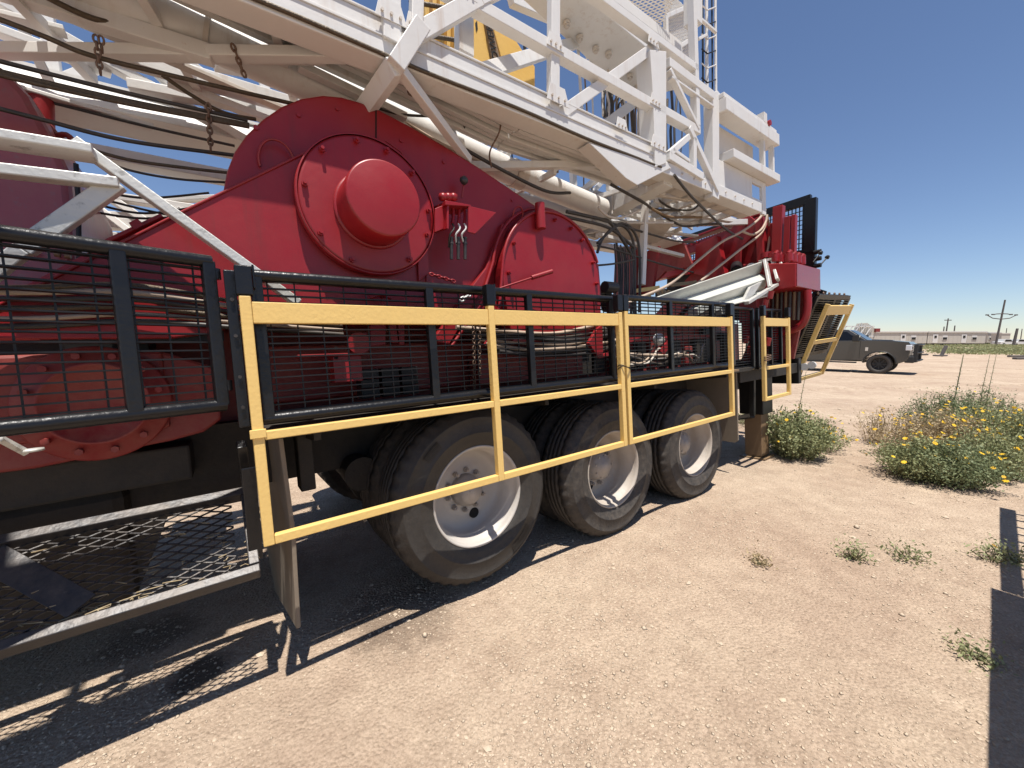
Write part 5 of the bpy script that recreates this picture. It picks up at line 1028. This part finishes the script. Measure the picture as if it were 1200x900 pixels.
# ------------------------------------------------------------------ plants
def plant(px, dep, h, rad_, nst, nlf, label, leafm, group=None, lsz=.028, flowers=0, stemm=STEM, seed=1, stalks=0, dry=0, cat='shrub', name='shrub', x=None, spread=1.0):
    r = random.Random(seed); x = fx(px, dep) if x is None else x
    t = thing(name, label, cat, (x, dep, hgt(x, dep)), group, rig=False)
    gs, gl, gf = G(), G(), G(); fpts = []
    for i in range(nst):
        a = r.uniform(0, 6.283); k = r.random()**.6; br = rad_*k*spread
        hh = h*(1-.45*k*k)*r.uniform(.6, 1.05)
        b = Vector((math.cos(a)*br*.45, math.sin(a)*br*.45, 0)); tip = Vector((math.cos(a)*br, math.sin(a)*br, hh)); mid = b.lerp(tip, .5)+Vector((r.uniform(-.04, .04), r.uniform(-.04, .04), hh*.12))
        path = [b, mid, tip]
        gs.tube(path, [.0035, .0025, .0012], 4, False)
        for j in range(nlf):
            u = r.uniform(.12, 1.0)
            p = (b.lerp(mid, u*2) if u < .5 else mid.lerp(tip, u*2-1))+Vector((r.gauss(0, .036), r.gauss(0, .036), r.gauss(0, .03)))
            if p.z < .004: p.z = .006
            d = Vector((r.gauss(0, 1), r.gauss(0, 1), r.gauss(.5, .7))).normalized(); s_ = lsz*r.uniform(.6, 1.4); wv = d.cross(Vector((r.gauss(0, 1), r.gauss(0, 1), r.gauss(0, 1)))).normalized()*s_*.24
            gl.add([p, p+d*s_*.5+wv, p+d*s_, p+d*s_*.5-wv], [(0, 1, 2, 3)])
        fpts.append(tip)
    for i in range(flowers):
        c = r.choice(fpts)+Vector((r.gauss(0, .05), r.gauss(0, .05), r.uniform(-.02, .03))); s_ = r.uniform(.014, .027); n_ = Vector((r.gauss(0, .5), r.gauss(-.3, .5), 1)).normalized(); u_ = n_.cross(Vector((1, .1, 0))).normalized(); v_ = n_.cross(u_)
        for k in range(7):
            a = k*.8976; d = u_*math.cos(a)+v_*math.sin(a); e = n_.cross(d)*s_*.38
            gf.add([c, c+d*s_*.6+e, c+d*s_, c+d*s_*.6-e], [(0, 1, 2, 3)])
    gs.make('stems', stemm, t, kind='stuff', fix=False, off=Vector()); gl.make('leaves', leafm, t, kind='stuff', fix=False, off=Vector())
    if flowers: gf.make('flowers', FLW, t, kind='stuff', fix=False, off=Vector())
    for k in range(stalks):
        q = G(); sx_ = r.uniform(-.3, .3)*rad_*(0 if stalks == 1 else 1); top = h*1.75*r.uniform(.85, 1); pts = [Vector((sx_, 0, h*.3)), Vector((sx_+.02, 0, h*.9)), Vector((sx_+.09, .02, top))]
        q.tube(pts, [.005, .004, .002], 5, False)
        for j in range(34):
            u = .35+.65*j/34; p = (pts[0].lerp(pts[1], u*2) if u < .5 else pts[1].lerp(pts[2], u*2-1)); a = j*2.4; d = Vector((math.cos(a), math.sin(a), .5)).normalized(); s_ = .055*(1.3-u); e = Vector((-d.y, d.x, 0))*s_*.3
            q.add([p, p+d*s_*.5+e, p+d*s_, p+d*s_*.5-e], [(0, 1, 2, 3)])
        q.make('stalk', LEAFD, t, fix=False, off=Vector())
    return t
plant(941, 4.95, .66, .46, 190, 54, 'grey-green leafy shrub with a tall thin stalk beside the jack, behind the last wheel', LEAF, None, .034, 16, seed=2, stalks=1)
plant(975, 5.25, .42, .34, 70, 26, 'low yellow-flowering plant just right of the grey-green shrub', LEAF, None, .028, 40, seed=3)
plant(890, 6.9, .30, .45, 70, 22, 'small green weed patch in the gap behind the rear flap', LEAF, None, .03, 4, seed=4, cat='weed', name='weed')
for i, (px, dep, h, r_, ns, nl, lm, fl, lb) in enumerate((
    (1092, 4.15, .42, .40, 130, 36, LEAF, 16, 'leftmost front clump of the big flowering bush, grey-green at its base'),
    (1137, 3.95, .40, .42, 140, 38, LEAFD, 18, 'frontmost darker clump of the big flowering bush'),
    (1180, 4.25, .48, .44, 140, 34, LEAF, 26, 'right front clump of the big flowering bush, reaching the picture edge'),
    (1075, 4.9, .50, .36, 90, 14, DRY, 20, 'dry tan bush with few leaves left of the big flowering bush'),
    (1120, 4.9, .60, .45, 150, 26, DRY, 46, 'tan and yellow flowering clump in the middle of the big bush'),
    (1165, 5.0, .66, .48, 150, 28, LEAF, 44, 'yellow flowering clump at the right middle of the big bush'),
    (1215, 4.9, .62, .48, 130, 28, LEAF, 34, 'flowering clump cut off by the right picture edge'),
    (1040, 5.6, .50, .34, 60, 10, DRY, 10, 'sparse dry tan plant between the small shrub and the big bush'),
    (1115, 6.0, .66, .50, 150, 34, LEAFD, 6, 'dark green bush behind the flowering clumps, left part'),
    (1165, 6.1, .70, .55, 150, 34, LEAFD, 4, 'dark green bush behind the flowering clumps, right part'))):
    plant(px, dep, h*1.12, r_*1.08, int(ns*1.15), int(nl*1.35), lb, lm, 'clumps of the big bush at the right', .028, int(fl*1.3), DRY if lm is DRY else STEM, seed=20+i, stalks=2 if i in (8, 9) else 0)
for i, (px, py, h, r_, lb, fl) in enumerate(((1000, 655, .11, .08, 'small bright green weed on bare dirt, second from left', 0), (886, 659, .045, .07, 'tiny leftmost grey weed on bare dirt', 0), (1063, 655, .07, .14, 'low straggly weed right of the small bright green one', 0), (1161, 655, .14, .10, 'weed with one yellow flower beside the shadow', 1), (1142, 770, .035, .08, 'flat grey weed at the edge of the shadow', 0), (1188, 656, .09, .10, 'small weed inside the narrow shadow', 0))):
    ray = _ray(px, py); wv_ = MR3 @ ray; k_ = -1.5/wv_.z; plant(0, wv_.y*k_, h, r_, 16 if i != 1 else 12, 12, lb, LEAF if i in (0, 3) else DRY if i == 1 else LEAF, 'small weeds on the bare dirt', .022, fl, seed=50+i, cat='weed', name='weed', x=wv_.x*k_)
# low green scrub across the far edge of the lot
g = G(); r = random.Random(8)
for i in range(5200):
    dep = r.uniform(38, 84) if r.random() < .75 else r.uniform(84, 135); pxx = r.uniform(1075+(0 if dep > 60 else 20), 1290) if r.random() < .85 else r.uniform(1000, 1290)
    x = fx(pxx, dep)
    if noise.noise(Vector((x*.07, dep*.07, 1))) < -.12: continue
    h = r.uniform(.15, .5); z0 = hgt(x, dep)
    for k in range(7):
        p = Vector((x+r.gauss(0, .35), dep+r.gauss(0, .35), z0+r.random()*h)); s_ = r.uniform(.10, .22); d = Vector((r.gauss(0, 1), r.gauss(0, 1), r.gauss(.8, .5))).normalized(); e = d.cross(Vector((r.gauss(0, 1), r.gauss(0, 1), 0.1))).normalized()*s_*.4
        g.add([p, p+d*s_*.5+e, p+d*s_, p+d*s_*.5-e], [(0, 1, 2, 3)])
o = g.make('scrub', LEAF, fix=False, kind='stuff'); tag(o, 'low green scrub growing along the far edge of the lot', 'scrub')
# debris on the lot
t = thing('broken_stump', 'short leaning dark wooden stump standing in debris on the far dirt', 'stump', (fx(1104, 36), 36, 0), rig=False)
G().beam((.1, 0, 0), (.45, 0, .95), .22, .18).make('post', POLE, t, .02); G().box(-.5, .5, -.2, .2, 0, .12).make('rubble', POLE, t, .03)
for px, dep, w_, lb in ((1083, 38, .9, 'dark plank lying on the dirt left of the leaning stump'), (1196, 34, 1.6, 'dark debris heap lying on the dirt at the right edge'), (1198, 30, .8, 'small dark lump lying on the dirt at the right edge')):
    g = G().box(-w_/2, w_/2, -.15, .15, 0, .16); g.v = [(v[0]+fx(px, dep), v[1]+dep, v[2]) for v in g.v]; single(g, 'plank', lb, 'debris', POLE, rig=False, base=(fx(px, dep), dep, 0), bevel=.03)
# rut lines and clods left by wheels, middle distance
g = G(); r = random.Random(77)
for i in range(420):
    tr = r.choice((0, 1, 2, 3)); u = r.random(); x = 4+u*22; y = (8.6, 10.2, 12.6, 15.5)[tr]+.16*x*(1 if tr % 2 else -.35)+r.gauss(0, .10)
    s_ = r.uniform(.02, .06); z0 = hgt(x, y); g.lathe((x, y, z0-.002), (0, 0, 1), [(s_*1.3, 0), (s_, s_*.35), (.0001, s_*.5)], 6)
o = g.make('dirt_clods', GND, fix=False, kind='stuff'); tag(o, 'dry clods thrown up along old wheel ruts in the middle distance', 'clods')
# grey steel platform of the neighbouring unit: stands right of the camera, its shadow lies on the dirt at the right
pf = thing('steel_platform', 'grey steel platform edge and rail right of the camera, known by its long shadow', 'platform', (2.4, 1.0, 0), rig=False)
def w3(g): g.v = [(v[0]-2.4, v[1]-1.0, v[2]) for v in g.v]; return g
e0 = Vector((-.2, -.62, 1.1)); e1 = Vector((3.0, 1.99, 1.1)); d_ = (e1-e0).normalized(); nr = Vector((d_.y, -d_.x, 0))
g = G(); g.frame((e0+e1)/2+nr*.30, d_, nr, Vector((0, 0, 1)), (e1-e0).length, .6, .06); w3(g).make('deck', GRYS, pf, off=Vector())
e2 = e1+d_*1.85
g = G().beam(e1+nr*.075+d_*.01, e2+nr*.075, .05, .08, nr); w3(g).make('side_rail', GRYS, pf, off=Vector())
g = G().beam(e1+nr*.50+d_*.01, e2+nr*.50, .05, .05, nr); w3(g).make('side_rail', GRYS, pf, off=Vector())
for k in range(10): a = e1+d_*(.12+.18*k); g = G().beam(a+nr*.12, a+nr*.47, .03, .03, d_); w3(g).make('rung', GRYS, pf, off=Vector())
for s_ in (.4, 2.0, 3.7): a = e0+d_*s_+nr*.5; g = G().box(a.x-.04, a.x+.04, a.y-.04, a.y+.04, 0, 1.07); w3(g).make('leg', GRYS, pf, off=Vector())
for s_ in (2.35,): a = e0+d_*s_; g = G().beam(a, a-nr*.10-d_*.05, .03, .04); w3(g).make('hook', GRYS, pf, off=Vector())
a = e2+nr*.3; g = G().box(a.x-.04, a.x+.04, a.y-.04, a.y+.04, 0, 1.07); w3(g).make('leg', GRYS, pf, off=Vector())
